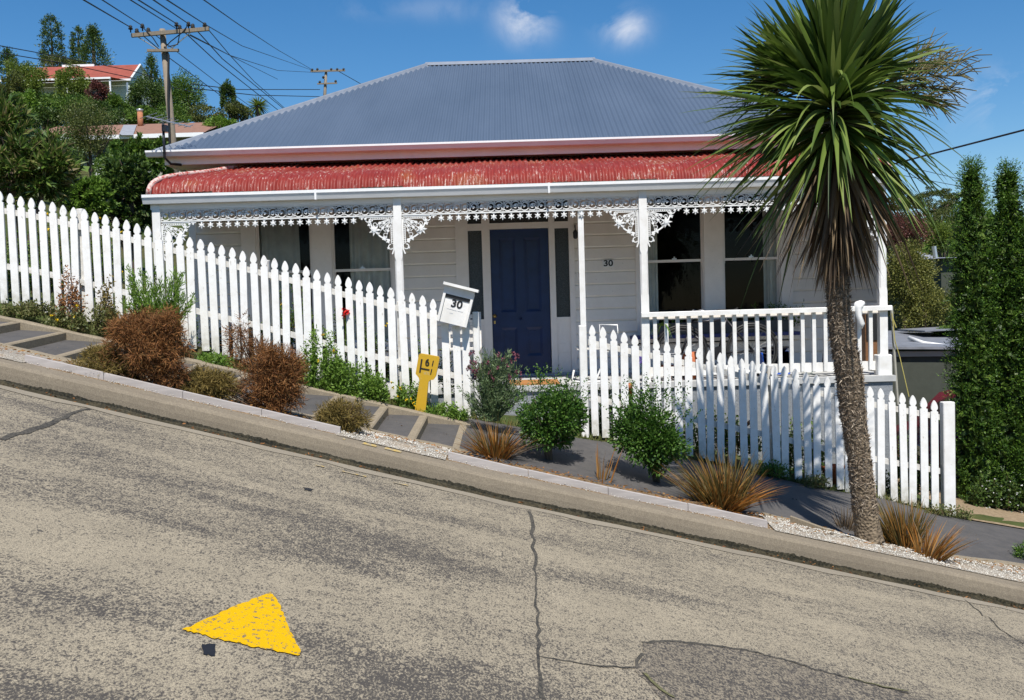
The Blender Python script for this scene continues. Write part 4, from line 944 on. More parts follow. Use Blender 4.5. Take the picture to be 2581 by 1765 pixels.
def pot(px, py, Y, z0, r_, h_, label, m='terra', cat='pot', tilt=0, shape=None):
    p = at(px, py, Y); k = MB(); k.lathe(shape or [(r_ * .68, 0), (r_ * .92, h_ * .8), (r_ * 1.04, h_ * .82), (r_ * 1.06, h_), (r_ * .92, h_), (r_ * .85, h_ * .85), (.001, h_ * .84)], (p.x, Y, z0), 20)
    return tag(k.build('flower_pot' if cat == 'pot' else 'urn', M[m], None, True), label, cat, 'terracotta pots' if cat == 'pot' else None), p.x
pot(1744, 930, 12.3, FLOOR + .002, .125, .33, 'tall rounded orange terracotta urn behind the railing near the bicycle', cat='urn', shape=[(.07, 0), (.11, .05), (.135, .15), (.13, .24), (.10, .31), (.085, .33), (.07, .32), (.001, .30)])
_, pot2x = pot(1592, 965, 11.6, FLOOR - .30, .085, .32, 'orange terracotta pot between the right picket fence and the verandah post'); _, pot3x = pot(1570, 985, 11.55, FLOOR - .33, .08, .22, 'dark brown pot left of the orange pot behind the fence', 'wood')
pot(1682, 930, 12.35, FLOOR + .002, .075, .17, 'small terracotta pot on the verandah floor by the front bicycle wheel')
pot(2100, 1215, 11.15, float(terr(wx(2100, 1200, 11.15), 11.15)), .12, .2, 'terracotta pot low behind the pickets beside the cabbage tree trunk')
# window planter
x0, x1 = wx(1650, 830, 13.5), wx(1985, 830, 13.5); z0 = wz(861, 13.5)
k = MB(); k.box(x0, x1, 13.42, 13.62, z0 + .03, z0 + .19); tag(k.build('window_planter', M['planter']), 'long dark grey planter box under the right hand windows', 'planter')
k = MB(); k.box(wx(1592, 840, 13.45), wx(2015, 840, 13.45), 13.40, 13.66, z0 - .02, z0 + .028); k.build('planter_shelf', M['bluesill'], house)
# cardboard-brown cabinet & odds in the right corner
x0, x1 = wx(2168, 850, 13.3), wx(2206, 850, 13.3); cb = MB(); cb.box(x0, x1, 13.1, 13.45, FLOOR + .0, FLOOR + .85)
cab = tag(cb.build('cabinet', M['wood']), 'brown wooden cabinet in the right corner of the verandah', 'cabinet'); k = MB(); k.box(x0 + .01, x1 - .01, 13.085, 13.0995, FLOOR + .38, FLOOR + .82); k.build('door', M['black'], cab)
p = at(2085, 900, 12.9); k = MB(); k.tube([(p.x - .06, 12.9, FLOOR), (p.x, 12.95, FLOOR + .5), (p.x + .08, 13.0, FLOOR + .85)], .02, 6); tag(k.build('broom', M['dark'], None), 'dark handled broom leaning on the wall beside the palm trunk', 'broom')
p = at(2036, 925, 12.6); k = MB()
for _ in range(7): 
    a = random.uniform(0, 6.28); k.tube([(p.x + .06 * math.cos(a + t_) , 12.6 + .06 * math.sin(a + t_), FLOOR + .02 + .05 * random.random()) for t_ in np.linspace(0, 3, 7)], .011, 5)
tag(k.build('hose_coil', M['greencloth'], None), 'small heap of bright green hose on the verandah floor', 'hose')
# white cloth bag on the rail end
p = at(2163, 770, 12.0); k = MB(); rs = []
for (z_, rr, oy) in ((.06, .012, 0), (.045, .05, 0), (.02, .065, -.01), (-.03, .045, -.02), (-.12, .035, -.03), (-.22, .04, -.03), (-.28, .015, -.03)):
    rs.append([(p.x + rr * math.cos(a) * (1 + .2 * math.sin(a * 3)) + .02 * math.sin(z_ * 20), 11.97 + oy + rr * .7 * math.sin(a), p.z + z_) for a in np.linspace(0, 2 * math.pi, 15)[:-1]])
k.rings(rs); tag(k.build('cloth', M['iron'], None, True), 'white cloth hanging over the handrail near the right post', 'cloth')
# chairs
def chair(px, Y, label, z0, s=1, group='white slatted chairs'):
    x = wx(px, 880, Y); c = empty('garden_chair', (x, Y, z0), label, 'chair', group); m = M['white_old']
    for (sx, sy) in ((-1, -1), (1, -1), (-1, 1), (1, 1)):
        k = MB(); k.tube([(x + sx * .20 * s, Y + sy * .18, z0), (x + sx * .20 * s - .0, Y + sy * .16, z0 + .43)], .016, 6); k.build('leg', m, c)
    k = MB()
    for i in range(6): k.box(x - .22, x + .22, Y - .2 + i * .068, Y - .2 + i * .068 + .05, z0 + .43, z0 + .45)
    k.build('seat', m, c)
    k = MB()
    for sx in (-.20, .20): k.add([(x + sx - .017, Y + .17, z0 + .45), (x + sx + .017, Y + .17, z0 + .45), (x + sx + .017, Y + .20, z0 + .45), (x + sx - .017, Y + .20, z0 + .45), (x + sx - .017, Y + .29, z0 + .90), (x + sx + .017, Y + .29, z0 + .90), (x + sx + .017, Y + .32, z0 + .90), (x + sx - .017, Y + .32, z0 + .90)], [(0, 1, 5, 4), (1, 2, 6, 5), (2, 3, 7, 6), (3, 0, 4, 7), (4, 5, 6, 7)])
    for i in range(4): k.box(x - .215, x + .215, Y + .20 + i * .028, Y + .215 + i * .028, z0 + .52 + i * .1, z0 + .57 + i * .1)
    k.build('backrest', m, c)
    return c
chair(1170, 12.6, 'white slatted garden chair on the verandah left of the blue door, behind the mailbox', FLOOR + .002)
# white tubular folding chair right of the entrance
x0, x1 = wx(1512, 820, 12.35), wx(1556, 820, 12.35); zt = wz(825, 12.35); c = empty('folding_chair', (x0, 12.35, FLOOR), 'white tubular folding chair behind the gatepost right of the blue door', 'chair')
k = MB(); k.tube([(x0, 12.3, FLOOR + .35), (x0, 12.35, zt), (x1, 12.35, zt - .01), (x1, 12.3, zt - .12)], .010, 6); k.build('back_frame', M['iron'], c, True)
k = MB(); xa_, xb_ = wx(1500, 950, 12.3), wx(1545, 870, 12.3); k.tube([(xb_, 12.3, wz(865, 12.3)), (xa_, 12.25, FLOOR + .01)], .012, 6); k.build('leg', M['iron'], c)
k = MB(); k.tube([(xa_ - .27, 12.15, FLOOR + .16), (xa_ - .30, 12.15, FLOOR + .03), (xa_ - .2, 12.15, FLOOR + .012), (xa_ + .14, 12.15, FLOOR + .012)], .012, 6); k.build('leg', M['iron'], c, True)
k = MB()
for i in range(5): k.box(xa_ - .22, xb_, 12.2 + i * .06, 12.245 + i * .06, FLOOR + .40, FLOOR + .415)
k.build('seat', M['white_old'], c)
# stake with yellow strap right of the verandah
p0, p1 = at(2247, 772, 12.3), at(2263, 1020, 12.3); stk = empty('garden_stake', (p1.x, 12.3, p1.z), 'thin pole tied with a yellow strap beside the right verandah post', 'pole')
k = MB(); k.tube([p0, at(2252, 860, 12.3), p1], .018, 6); k.build('pole', M['greywall'], stk)
k = MB(); k.tube([at(2248, 790, 12.26), at(2256, 860, 12.25), at(2268, 900, 12.26), at(2291, 1000, 12.2)], .006, 5); k.tube([at(2249, 800, 12.26), at(2259, 826, 12.26)], .008, 5); k.build('strap', M['strap'], stk)
# rusty pipe behind the right fence
k = MB(); k.tube([at(1866, 1125, 11.1), at(1868, 1090, 11.1), at(1880, 1072, 11.1), at(1898, 1058, 11.1)], .022, 8); tag(k.build('rusty_pipe', M['wood'], None, True), 'bent rusty brown pipe behind the right picket fence', 'pipe')
# ------------------------------------------------------------------ VEGETATION
def unit(v): return v / (np.linalg.norm(v, axis=-1, keepdims=True) + 1e-9)
def leaves(P, Dr, ln, wd, fold=.15):
    """rhombic leaves at P pointing along Dr -> verts, faces(quads)"""
    n = len(P); Dr = unit(Dr); r = unit(rng.normal(size=(n, 3))); S = unit(np.cross(Dr, r)); N = np.cross(Dr, S)
    ln = (ln * rng.uniform(.6, 1.3, n))[:, None]; wd = (wd * rng.uniform(.7, 1.2, n))[:, None]
    a = P; b = P + Dr * ln * .45 + S * wd * .5 + N * wd * fold; c = P + Dr * ln; d = P + Dr * ln * .45 - S * wd * .5 + N * wd * fold
    V = np.stack([a, b, c, d], 1).reshape(-1, 3); Fq = np.arange(4 * n).reshape(n, 4); return V, Fq
def clumps(c, r, k, n, cs=.28, shell=.55, flat=1, seed=None, low=-.9):
    """k clump centres inside the ellipsoid, n leaves in all"""
    c = np.array(c); r = np.array(r)
    u = unit(rng.normal(size=(k * 3, 3))); u = u[u[:, 2] > low][:k]; k = len(u)
    rad = rng.uniform(shell, 1, k)[:, None] ** .6
    cc = c + u * rad * r * (1 - cs * .6) * rng.uniform(.85, 1.12, (k, 1))
    sz = rng.uniform(.6, 1.3, k)
    w = sz ** 2; w /= w.sum(); which = rng.choice(k, n, p=w)
    g = rng.normal(size=(n, 3)); g = unit(g) * (rng.uniform(0, 1, (n, 1)) ** .45)
    P = cc[which] + g * r * cs * sz[which][:, None] * np.array([1, 1, flat])
    Dr = unit(g + .6 * unit((P - c) / r) + rng.normal(size=(n, 3)) * .5)
    return P, Dr
def trunk_mesh(base, top, r0, r1, limbs, spread, k=None):
    k = MB(); b = Vector(base); t = Vector(top); mid = (b + t) / 2 + Vector((random.uniform(-.1, .1) * r0 * 3, 0, 0))
    k.tube([b - Vector((0, 0, .1)), b + (t - b) * .06, mid, t], [r0 * 1.35, r0, (r0 + r1) / 2, r1], 8)
    for i in range(limbs):
        a = random.uniform(0, 6.28); s = b + (t - b) * random.uniform(.35, .9); e = t + Vector((math.cos(a) * spread[0], math.sin(a) * spread[1], random.uniform(-.2, .6) * spread[2])) * random.uniform(.5, .85)
        k.tube([s, (s + e) / 2 + Vector((0, 0, .08 * spread[2])), e], [r1 * 1.0, r1 * .6, r1 * .2], 5)
    return k
def tree(name, label, c, r, ln, wd, n, k, m, cat='tree', group=None, cs=.3, base=None, tr=.06, mats2=None, shell=.5, low=-.9, up=0, limbs=6, flat=1):
    if base is None: bz = float(terr(c[0], c[1])); base = (c[0], c[1], bz)
    root = empty(name, base, label, cat, group)
    P, Dr = clumps(c, r, k, n, cs, shell, flat, low=low)
    if up: Dr = unit(Dr + np.array([0, 0, up]))
    V, Fq = leaves(P, Dr, ln, wd); mkmesh('crown', V, Fq, M[m], root)
    top = (c[0], c[1], c[2] - r[2] * .15)
    trunk_mesh(base, top, tr, tr * .5, limbs, r).build('trunk', M['bark'], root, True)
    return root
def pxtree(name, label, px, py, rx, ry, Y, m, n=2500, k=40, lpx=3.0, wr=.55, group='trees on the hillside', cat='tree', depth=1.0, **kw):
    c = at(px, py, Y); s = Y / F; r = (rx * s, rx * s * depth, ry * s)
    return tree(name, label, tuple(c), r, lpx * s * 1.6, lpx * s * 1.6 * wr, n, k, m, cat, group, tr=rx * s * .09, **kw)
def conifer(name, label, px, ptop, pbot, w, Y, m, n=3500, group='dark conifers on the hill', power=1.0, lpx=3, cat='conifer', col=False):
    t = at(px, ptop, Y); b = at(px, pbot, Y); s = Y / F; Hh = t.z - b.z; Wd = w * s
    gz = float(terr(b.x, Y)); root = empty(name, (b.x, Y, min(gz, b.z)), label, cat, group)
    nt = int(n / 14); h = rng.uniform(0, 1, nt); prof_ = ((1 - h) ** power) if not col else np.minimum(1, (1 - h) * 6 + .03) ** .75 * (.78 + .22 * np.sin(h * 2.6 + .9))
    a = rng.uniform(0, 2 * np.pi, nt); rr = Wd * prof_ * rng.uniform(.55, 1.1, nt)
    C = np.stack([b.x + rr * np.cos(a), Y + rr * np.sin(a), b.z + h * Hh], 1); out = np.stack([np.cos(a), np.sin(a), rng.uniform(-.1, .9, nt)], 1)
    P = np.repeat(C, 14, 0) + rng.normal(size=(nt * 14, 3)) * (Wd * .13); Dr = np.repeat(out, 14, 0) + rng.normal(size=(nt * 14, 3)) * .6 + np.array([0, 0, .5])
    V, Fq = leaves(P, Dr, lpx * s * 2.0, lpx * s * .75); mkmesh('crown', V, Fq, M[m], root)
    k = MB(); k.tube([(b.x, Y, min(gz, b.z) - .2), (b.x, Y, b.z + Hh * .5), (b.x, Y, t.z - Hh * .04)], [Wd * .16, Wd * .09, Wd * .02], 8); k.build('trunk', M['bark'], root, True)
    return root
def blades(base, n, ln, wd, lean=(0, 0), spread=.8, droop=.6, r0=.04, seg=5, up=1.0, lnvar=.35, tmax=None):
    """arched tapering blades"""
    a = rng.uniform(0, 2 * np.pi, n); el = rng.uniform(0, 1, n) ** .7 * spread
    D = np.stack([np.cos(a) * el + lean[0], np.sin(a) * el + lean[1], np.full(n, up)], 1); D = unit(D)
    B = np.array(base) + np.stack([np.cos(a), np.sin(a), np.zeros(n)], 1) * rng.uniform(0, r0, (n, 1))
    Ls = (ln * rng.uniform(1 - lnvar, 1 + lnvar * .5, n))[:, None]
    S = unit(np.cross(D, np.array([0, 0, 1.0]) + rng.normal(size=(n, 3)) * .35)); h = D * 1; h[:, 2] = 0
    V = []
    for j in range(seg + 1):
        t = j / seg; p = B + D * Ls * t + h * Ls * (t ** 2) * droop * .3 - np.array([0, 0, 1]) * Ls * (t ** 2.2) * droop * .45
        w = wd * .5 * (1 - t ** 1.6) * (.6 + .8 * min(1, t * 4))
        V += [p - S * w, p + S * w]
    V = np.stack(V, 1).reshape(-1, 3); k = 2 * (seg + 1); b = (np.arange(n) * k)[:, None]
    Fq = np.concatenate([b + np.array([[2 * j, 2 * j + 1, 2 * j + 3, 2 * j + 2]]) for j in range(seg)], 1).reshape(-1, 4)
    return V, Fq
def merge(parts):
    V, Fc, o = [], [], 0
    for v, f in parts: V.append(v); Fc.append(f + o); o += len(v)
    return np.concatenate(V), np.concatenate(Fc)
def flowerheads(P, r, per=6):
    n = len(P); Pp = np.repeat(P, per, 0); D = rng.normal(size=(n * per, 3)); return leaves(Pp, D, r, r * .8, .3)
# ---- cabbage tree
Yt = 8.5
tp = [at(x, y, Yt) for x, y in ((2191, 1366), (2187, 1330), (2178, 1269), (2167, 1162), (2151, 1055), (2141, 948), (2122, 841), (2111, 734), (2109, 627), (2112, 500), (2118, 380), (2120, 290))]
trr = [x / 2 / F * Yt for x in (76, 64, 58, 54, 58, 62, 56, 50, 44, 40, 36, 26)]
ct = empty('cabbage_tree', tuple(tp[0]), 'tall shaggy cabbage tree with sword leaves and a brown skirt in front of the cottage', 'tree')
k = MB(); PP = []; RR = []
for i in range(len(tp) - 1):
    for j in range(5): t = j / 5; PP.append(tp[i] * (1 - t) + tp[i + 1] * t); RR.append((trr[i] * (1 - t) + trr[i + 1] * t) * random.uniform(.95, 1.05))
k.tube(PP, RR, 22)
t = NT('cabbage_trunk_bark'); n = t.noise(30, 5, .7, stretch=(1, 1, .6)); vo = t.n('ShaderNodeTexVoronoi'); tc = t.n('ShaderNodeTexCoord'); t.l(tc.outputs['Object'], vo.inputs['Vector']); vo.inputs['Scale'].default_value = 38
c = t.ramp(n, [(.3, (.085, .065, .045)), (.55, (.20, .155, .105)), (.75, (.30, .24, .17))]); M['ctrunk'] = t.finish(c, .95, vo.outputs['Distance'], .02, .9, .2)
k.build('trunk', M['ctrunk'], ct, True)
# shaggy leaf-base fibres on the trunk
nf = 15000; q = rng.uniform(0, 1, nf) ** .8; PPn = np.array([tuple(p) for p in PP]); RRn = np.array(RR); fi = 8 + q * (len(PP) - 22); i0 = fi.astype(int)
a = rng.uniform(0, 2 * np.pi, nf); ctr = PPn[i0] + (PPn[i0 + 1] - PPn[i0]) * (fi - i0)[:, None]; o_ = np.stack([np.cos(a), np.sin(a), np.zeros(nf)], 1)
sh = 1 - np.exp(-q * 5)
P = ctr + o_ * (RRn[i0] * .95)[:, None]; tg = np.stack([-np.sin(a), np.cos(a), np.zeros(nf)], 1) * rng.normal(size=(nf, 1)); Dr = o_ * (.03 + .13 * sh)[:, None] + tg * .7 + np.stack([np.zeros(nf), np.zeros(nf), rng.normal(size=nf) * .7 - .2], 1)
V, Fq = leaves(P, Dr, .05, .009); mkmesh('bark_fibres', V, Fq, M['l_trunk'], ct)['kind'] = 'stuff'
def sword(Cn, Dn, Ln, wd, droop, seg=8):
    n = len(Dn); Dn = unit(Dn); up = np.array([0, 0, 1.0]); S = np.cross(Dn, up); bad = np.linalg.norm(S, axis=1) < .15; S[bad] = rng.normal(size=(bad.sum(), 3)); S = unit(S + rng.normal(size=(n, 3)) * .35); S = unit(S - Dn * (S * Dn).sum(1)[:, None]); N = unit(np.cross(S, Dn))
    Ln = Ln[:, None]; droop = droop[:, None]; h = Dn.copy(); h[:, 2] = 0; V = []
    for j in range(seg + 1):
        t = j / seg; p = Cn + Dn * Ln * t - up * Ln * droop * t ** 2.3 * .6
        w = wd[:, None] * .5 * ((.45 + 1.5 * t) if t < .3 else .9 * (1 - ((t - .3) / .7) ** 1.7) + .004)
        V += [p - S * w, p - N * w * .35, p + S * w]
    V = np.stack(V, 1).reshape(-1, 3); k_ = 3 * (seg + 1); b = (np.arange(n) * k_)[:, None]
    Fq = np.concatenate([b + np.array([[3 * j + s, 3 * j + 1 + s, 3 * j + 4 + s, 3 * j + 3 + s]]) for j in range(seg) for s in (0, 1)], 1).reshape(-1, 4)
    return V, Fq
def head_(px, py, Y, n, e0, e1, L0, L1, w0, w1, az=None, azw=np.pi, dr=(.1, .5)):
    c = np.array(at(px, py, Y)); a = rng.uniform(-azw, azw, n) + (az or 0); el = np.radians(rng.uniform(e0, e1, n))
    D_ = np.stack([np.cos(a) * np.cos(el), np.sin(a) * np.cos(el), np.sin(el)], 1)
    Cn = c + D_ * .05 + np.stack([np.zeros(n), np.zeros(n), (el / np.pi) * .35], 1)
    return sword(Cn, D_, rng.uniform(L0, L1, n), rng.uniform(w0, w1, n), (rng.uniform(dr[0], dr[1], n) * np.where(rng.uniform(0, 1, n) < .14, 2.0, 1)) * np.cos(el))
parts = [head_(2100, 265, Yt, 78, 50, 88, .80, 1.12, .07, .10), head_(2104, 300, Yt, 80, -30, 60, .40, .70, .05, .08, dr=(.1, .6)), head_(2100, 285, Yt, 145, -14, 48, .70, 1.10, .045, .078, dr=(.25, 1.0)), head_(2103, 315, Yt, 125, -46, -8, .75, 1.15, .04, .062, dr=(.2, .8)), head_(2075, 250, Yt + .1, 60, 20, 62, .75, 1.0, .05, .075, az=3.1, azw=.8, dr=(.1, .5)), head_(2050, 290, Yt, 75, -28, 22, .8, 1.18, .04, .06, az=3.14, azw=1.0, dr=(.1, .6)),
         head_(2165, 215, Yt + .15, 75, 10, 70, .6, .9, .045, .065, az=0.2, azw=1.2, dr=(.2, .7)), head_(1990, 225, Yt + .2, 90, -5, 60, .45, .75, .04, .06, az=2.9, azw=1.3, dr=(.2, .7)), head_(2095, 190, Yt + .1, 34, 60, 88, .7, .95, .07, .10)]
V, Fq = merge(parts); mkmesh('crown', V, Fq, M['l_palm'], ct)
parts = [head_(2118, 350, Yt, 170, -84, -48, .55, .98, .03, .055, dr=(0, .5)), head_(2112, 430, Yt, 150, -88, -62, .5, .85, .03, .05, dr=(0, .3)), head_(2110, 520, Yt, 90, -88, -66, .3, .6, .02, .035, dr=(0, .3)), head_(2118, 330, Yt, 60, -62, -30, .8, 1.2, .03, .05, dr=(.2, .7)), head_(2115, 400, Yt, 60, -85, -68, .75, 1.05, .03, .05, dr=(0, .3))]
V, Fq = merge(parts); mkmesh('dead_leaf_skirt', V, Fq, M['l_palmdead'], ct)
# flower panicle sticking out to the right (and a small one on the left)
def panicle(p0, tips, nb, ln, name='flower_panicle'):
    k = MB(); p0 = Vector(p0)
    for tip in tips:
        tip = Vector(tip); main = [p0, p0.lerp(tip, .5) + Vector((0, 0, .05)), tip]; k.tube(main, [.012, .008, .004], 5, False)
        for i in range(nb):
            s = random.uniform(.35, 1); b = p0.lerp(tip, s) + Vector((0, 0, .05 * (1 - abs(s - .5) * 2))); a = random.uniform(-1.3, 1.3); d = (tip - p0).normalized(); d = (d + Vector((random.uniform(-.6, .6), random.uniform(-.6, .6), random.uniform(-.9, .8)))).normalized() * ln * random.uniform(.5, 1.1)
            e = b + d; mid = b + d * .5 + Vector((0, 0, .02)); k.tube([b, mid, e], [.0045, .005, .003], 4, False)
    V = np.array([tuple(v) for v in k.v]); o = k.build(name, M['l_olive2'], ct)
    return o
M['l_olive2'] = leafm('panicle_stem', [(.10, .085, .04), (.16, .14, .06), (.07, .065, .03)], 0, .9)
tips = [at(x, y, Yt + dy) for x, y, dy in ((2430, 150, .3), (2420, 190, .1), (2400, 230, .2), (2370, 270, .1), (2380, 150, .5), (2345, 255, .4), (2340, 130, .5))]
panicle(at(2200, 230, Yt + .15), tips, 46, .24)
panicle(at(2060, 250, Yt + .2), [at(1900, 235, Yt + .5), at(1870, 262, Yt + .4)], 20, .12)
# ---- tussocks, shrubs, bushes on the verge
def tussock(label, px, py, groups, cat='grass tussock', name='tussock', grp='orange and olive tussocks on the verge'):
    p = ground_hit(px, py); root = empty(name, tuple(p), label, cat, grp)
    for (nm, m, n, ln, wd, lean, spread, droop) in groups:
        V, Fq = blades((p.x, p.y, p.z - .03), n, ln, wd, lean, spread, droop, r0=.10 * ln / .5); mkmesh(nm, V, Fq, M[m], root)
    return root
tussock('orange tussock between the path steps and the first green shrub', 1248, 1162, [('blades', 'l_orange', 210, .46, .010, (.0, -.1), .95, .5), ('olive_blades', 'l_olblade', 90, .52, .008, (-.1, 0), .6, .3), ('dark_blades', 'l_palmdead', 40, .5, .007, (1.1, .1), .4, .6)])
tussock('small sprig of upright orange blades between the two green shrubs', 1518, 1222, [('blades', 'l_orange', 16, .42, .011, (.15, 0), .25, .2)])
tussock('largest tussock, orange and olive, beside the second green shrub', 1822, 1292, [('blades', 'l_orange', 190, .55, .011, (.55, -.15), .9, .5), ('olive_blades', 'l_olblade', 420, .68, .009, (-.18, .1), .75, .35)])
tussock('tall olive green tussock right of the cabbage tree trunk', 2280, 1392, [('blades', 'l_olblade', 330, .58, .010, (-.1, .1), .55, .35), ('orange_blades', 'l_orange', 40, .45, .009, (.3, -.2), .5, .5)])
tussock('bright orange tussock furthest right on the gravel', 2338, 1418, [('blades', 'l_orange', 150, .44, .010, (.35, -.1), .75, .35)])
tussock('thin brown tussock against the left side of the palm trunk', 2132, 1345, [('blades', 'l_palmdead', 70, .33, .008, (0, 0), .45, .3)])
def shrub(label, px, py, c, r, seedn=9000):
    p = ground_hit(px, py); cc = at(c[0], c[1], p.y); s = p.y / F; rr = (r[0] * s, r[0] * s * .95, r[1] * s); root = empty('shrub', tuple(p), label, 'shrub', 'round green shrubs on the verge')
    P, D_ = clumps(cc, rr, 38, seedn, .33, .3, low=-.95); V, Fq = leaves(P, D_, .038, .020); 
    # sprigs poking out of the top
    P2 = []; D2 = []
    for i in range(80):
        u = unit(rng.normal(size=3)); u[2] = abs(u[2]) * .9 + .1; b0 = np.array(cc) + u * np.array(rr) * .88
        d_ = unit(u + np.array([0, 0, .8])); L_ = rng.uniform(.08, .27)
        for t_ in np.linspace(0, 1, 16): P2.append(b0 + d_ * L_ * t_); D2.append(unit(rng.normal(size=3) + d_ * .6))
    V2, F2 = leaves(np.array(P2), np.array(D2), .030, .014); V, Fq = merge([(V, Fq), (V2, F2)])
    mkmesh('foliage', V, Fq, M['l_shrub'], root)
    k = MB()
    for i in range(4): k.tube([(p.x + random.uniform(-.03, .03), p.y, p.z - .05), (p.x + random.uniform(-.06, .06), p.y, p.z + .16), (cc.x + random.uniform(-.15, .15), cc.y, cc.z)], [.026, .02, .008], 7)
    for i in range(26):
        a = random.uniform(0, 6.28); e = Vector((cc.x + rr[0] * .8 * math.cos(a), cc.y + rr[1] * .8 * math.sin(a), cc.z + rr[2] * random.uniform(-.6, .8))); k.tube([(p.x, p.y, p.z + .15), (e + Vector((p.x, p.y, p.z + .2))) / 2, e], [.009, .006, .002], 4, False)
    k.build('stems', M['bark'], root, True)
shrub('round green shrub directly in front of the doorway step', 1385, 1172, (1388, 1055), (88, 88))
shrub('larger round green shrub in front of the right fence near the gatepost', 1655, 1228, (1645, 1088), (98, 102), 10500)
def twigbush(label, base, blobs, n, m, ln=.06, wd=.006, name='wiry_bush', cat='bush', group='rusty wiry bushes over the path', Y=None, branches=60, extra=None, k=110):
    p = ground_hit(*base) if Y is None else at(base[0], base[1], Y); Yb = p.y; root = empty(name, tuple(p), label, cat, group); s = Yb / F; parts = []; ends = []
    for (px, py, rx, ry, fr, *mm) in blobs:
        c = at(px, py, Yb); r_ = (rx * s, rx * s * .8, ry * s); nn = int(n * fr)
        P, D_ = clumps(c, r_, k, nn, .22, .2, low=-.95); parts.append((leaves(P, D_ + rng.normal(size=(nn, 3)) * .6, ln, wd), mm[0] if mm else m)); ends.append((c, r_))
    for mm in sorted(set(b for a, b in parts)):
        V, Fq = merge([a for a, b in parts if b == mm]); mkmesh('foliage', V, Fq, M[mm], root)
    kk_ = MB()
    for i in range(branches):
        c, r_ = random.choice(ends); u = Vector(unit(rng.normal(size=3))); u.z = abs(u.z) * .9; e = c + Vector((u.x * r_[0], u.y * r_[1], u.z * r_[2])) * random.uniform(.6, 1.12)
        st = p + Vector((random.uniform(-.06, .06), random.uniform(-.06, .06), 0)); kk_.tube([st, st.lerp(e, .5) + Vector((random.uniform(-.04, .04), 0, .03)), e], [.007, .004, .0015], 4, False)
    if extra:
        for (a, b) in extra:
            A, B = at(a[0], a[1], Yb), at(b[0], b[1], Yb); kk_.tube([A, A.lerp(B, .5) + Vector((random.uniform(-.02, .02), 0, 0)), B], [.006, .004, .002], 4, False)
    kk_.build('branches', M['twig'], root); return root
twigbush('big rusty brown wiry bush over the path steps, furthest left', (398, 990), [(365, 870, 112, 95, .58), (272, 930, 105, 56, .36, 'l_bronze'), (250, 900, 40, 30, .04, 'l_bronze'), (420, 830, 50, 60, .1), (420, 940, 55, 55, .12)], 25000, 'l_brown')
twigbush('rusty brown wiry bush with tall thin shoots, second from the left', (690, 1052), [(690, 945, 92, 92, .56), (520, 972, 92, 50, .36, 'l_bronze'), (605, 865, 40, 70, .05), (700, 1000, 80, 50, .11)], 22000, 'l_brown')
twigbush('small low olive brown wiry bush beside the path steps', (862, 1098), [(862, 1055, 76, 48, 1)], 6500, 'l_bronze')
# green spiky bush behind big rusty one
def spiky(label, base, Y, sprays, m='l_weed', name='feathery_bush', ln=.05, wd=.011, cat='bush', group=None, per=95):
    p = at(base[0], base[1], Y); root = empty(name, tuple(p), label, cat, group); P = []; D_ = []; k = MB()
    for (tx, ty, cnt) in sprays:
        for i in range(cnt):
            e = at(tx + random.uniform(-26, 26), ty + random.uniform(-22, 22), Y + random.uniform(-.14, .14)); st = p + Vector((random.uniform(-.05, .05), 0, 0)); mid = st.lerp(e, .55) + Vector((random.uniform(-.04, .04), 0, 0)); k.tube([st, mid, e], [.006, .004, .0015], 4, False)
            for t_ in np.linspace(.3, 1, per): q_ = np.array(st.lerp(e, t_)) * 1; P.append(q_ + rng.normal(size=3) * .012); D_.append(np.array((e - st).normalized()) * 1.1 + rng.normal(size=3) * .6)
    V, Fq = leaves(np.array(P), np.array(D_), ln, wd); mkmesh('foliage', V, Fq, M[m], root); k.build('branches', M[m], root); return root
spiky('green feathery bush against the left fence behind the big rusty bush', (405, 880), 10.35, [(335, 690, 9), (350, 740, 10), (392, 715, 10), (440, 700, 10), (465, 760, 10), (400, 780, 14), (360, 800, 10), (455, 820, 8), (330, 760, 6)], 'l_weed')
# lavender
sp = [(1190, 930, 10), (1215, 905, 12), (1240, 895, 14), (1265, 905, 12), (1290, 930, 12), (1180, 990, 8), (1305, 975, 10), (1240, 960, 14), (1275, 1000, 10), (1200, 1030, 8)]
lv = spiky('grey green lavender bush with mauve flower heads beside the gateway', (1245, 1062), 10.15, sp, 'l_lav', 'lavender', .05, .010, 'lavender', None, 60)
P = np.array([tuple(at(random.uniform(1175, 1312), random.uniform(888, 960) + 0, 10.15 + random.uniform(-.15, .15))) for _ in range(52)]); P = np.concatenate([P + np.array([0, 0, .012 * i]) for i in range(3)])
V, Fq = flowerheads(P, .020, 6); mkmesh('flower_heads', V, Fq, M['f_lav'], lv)
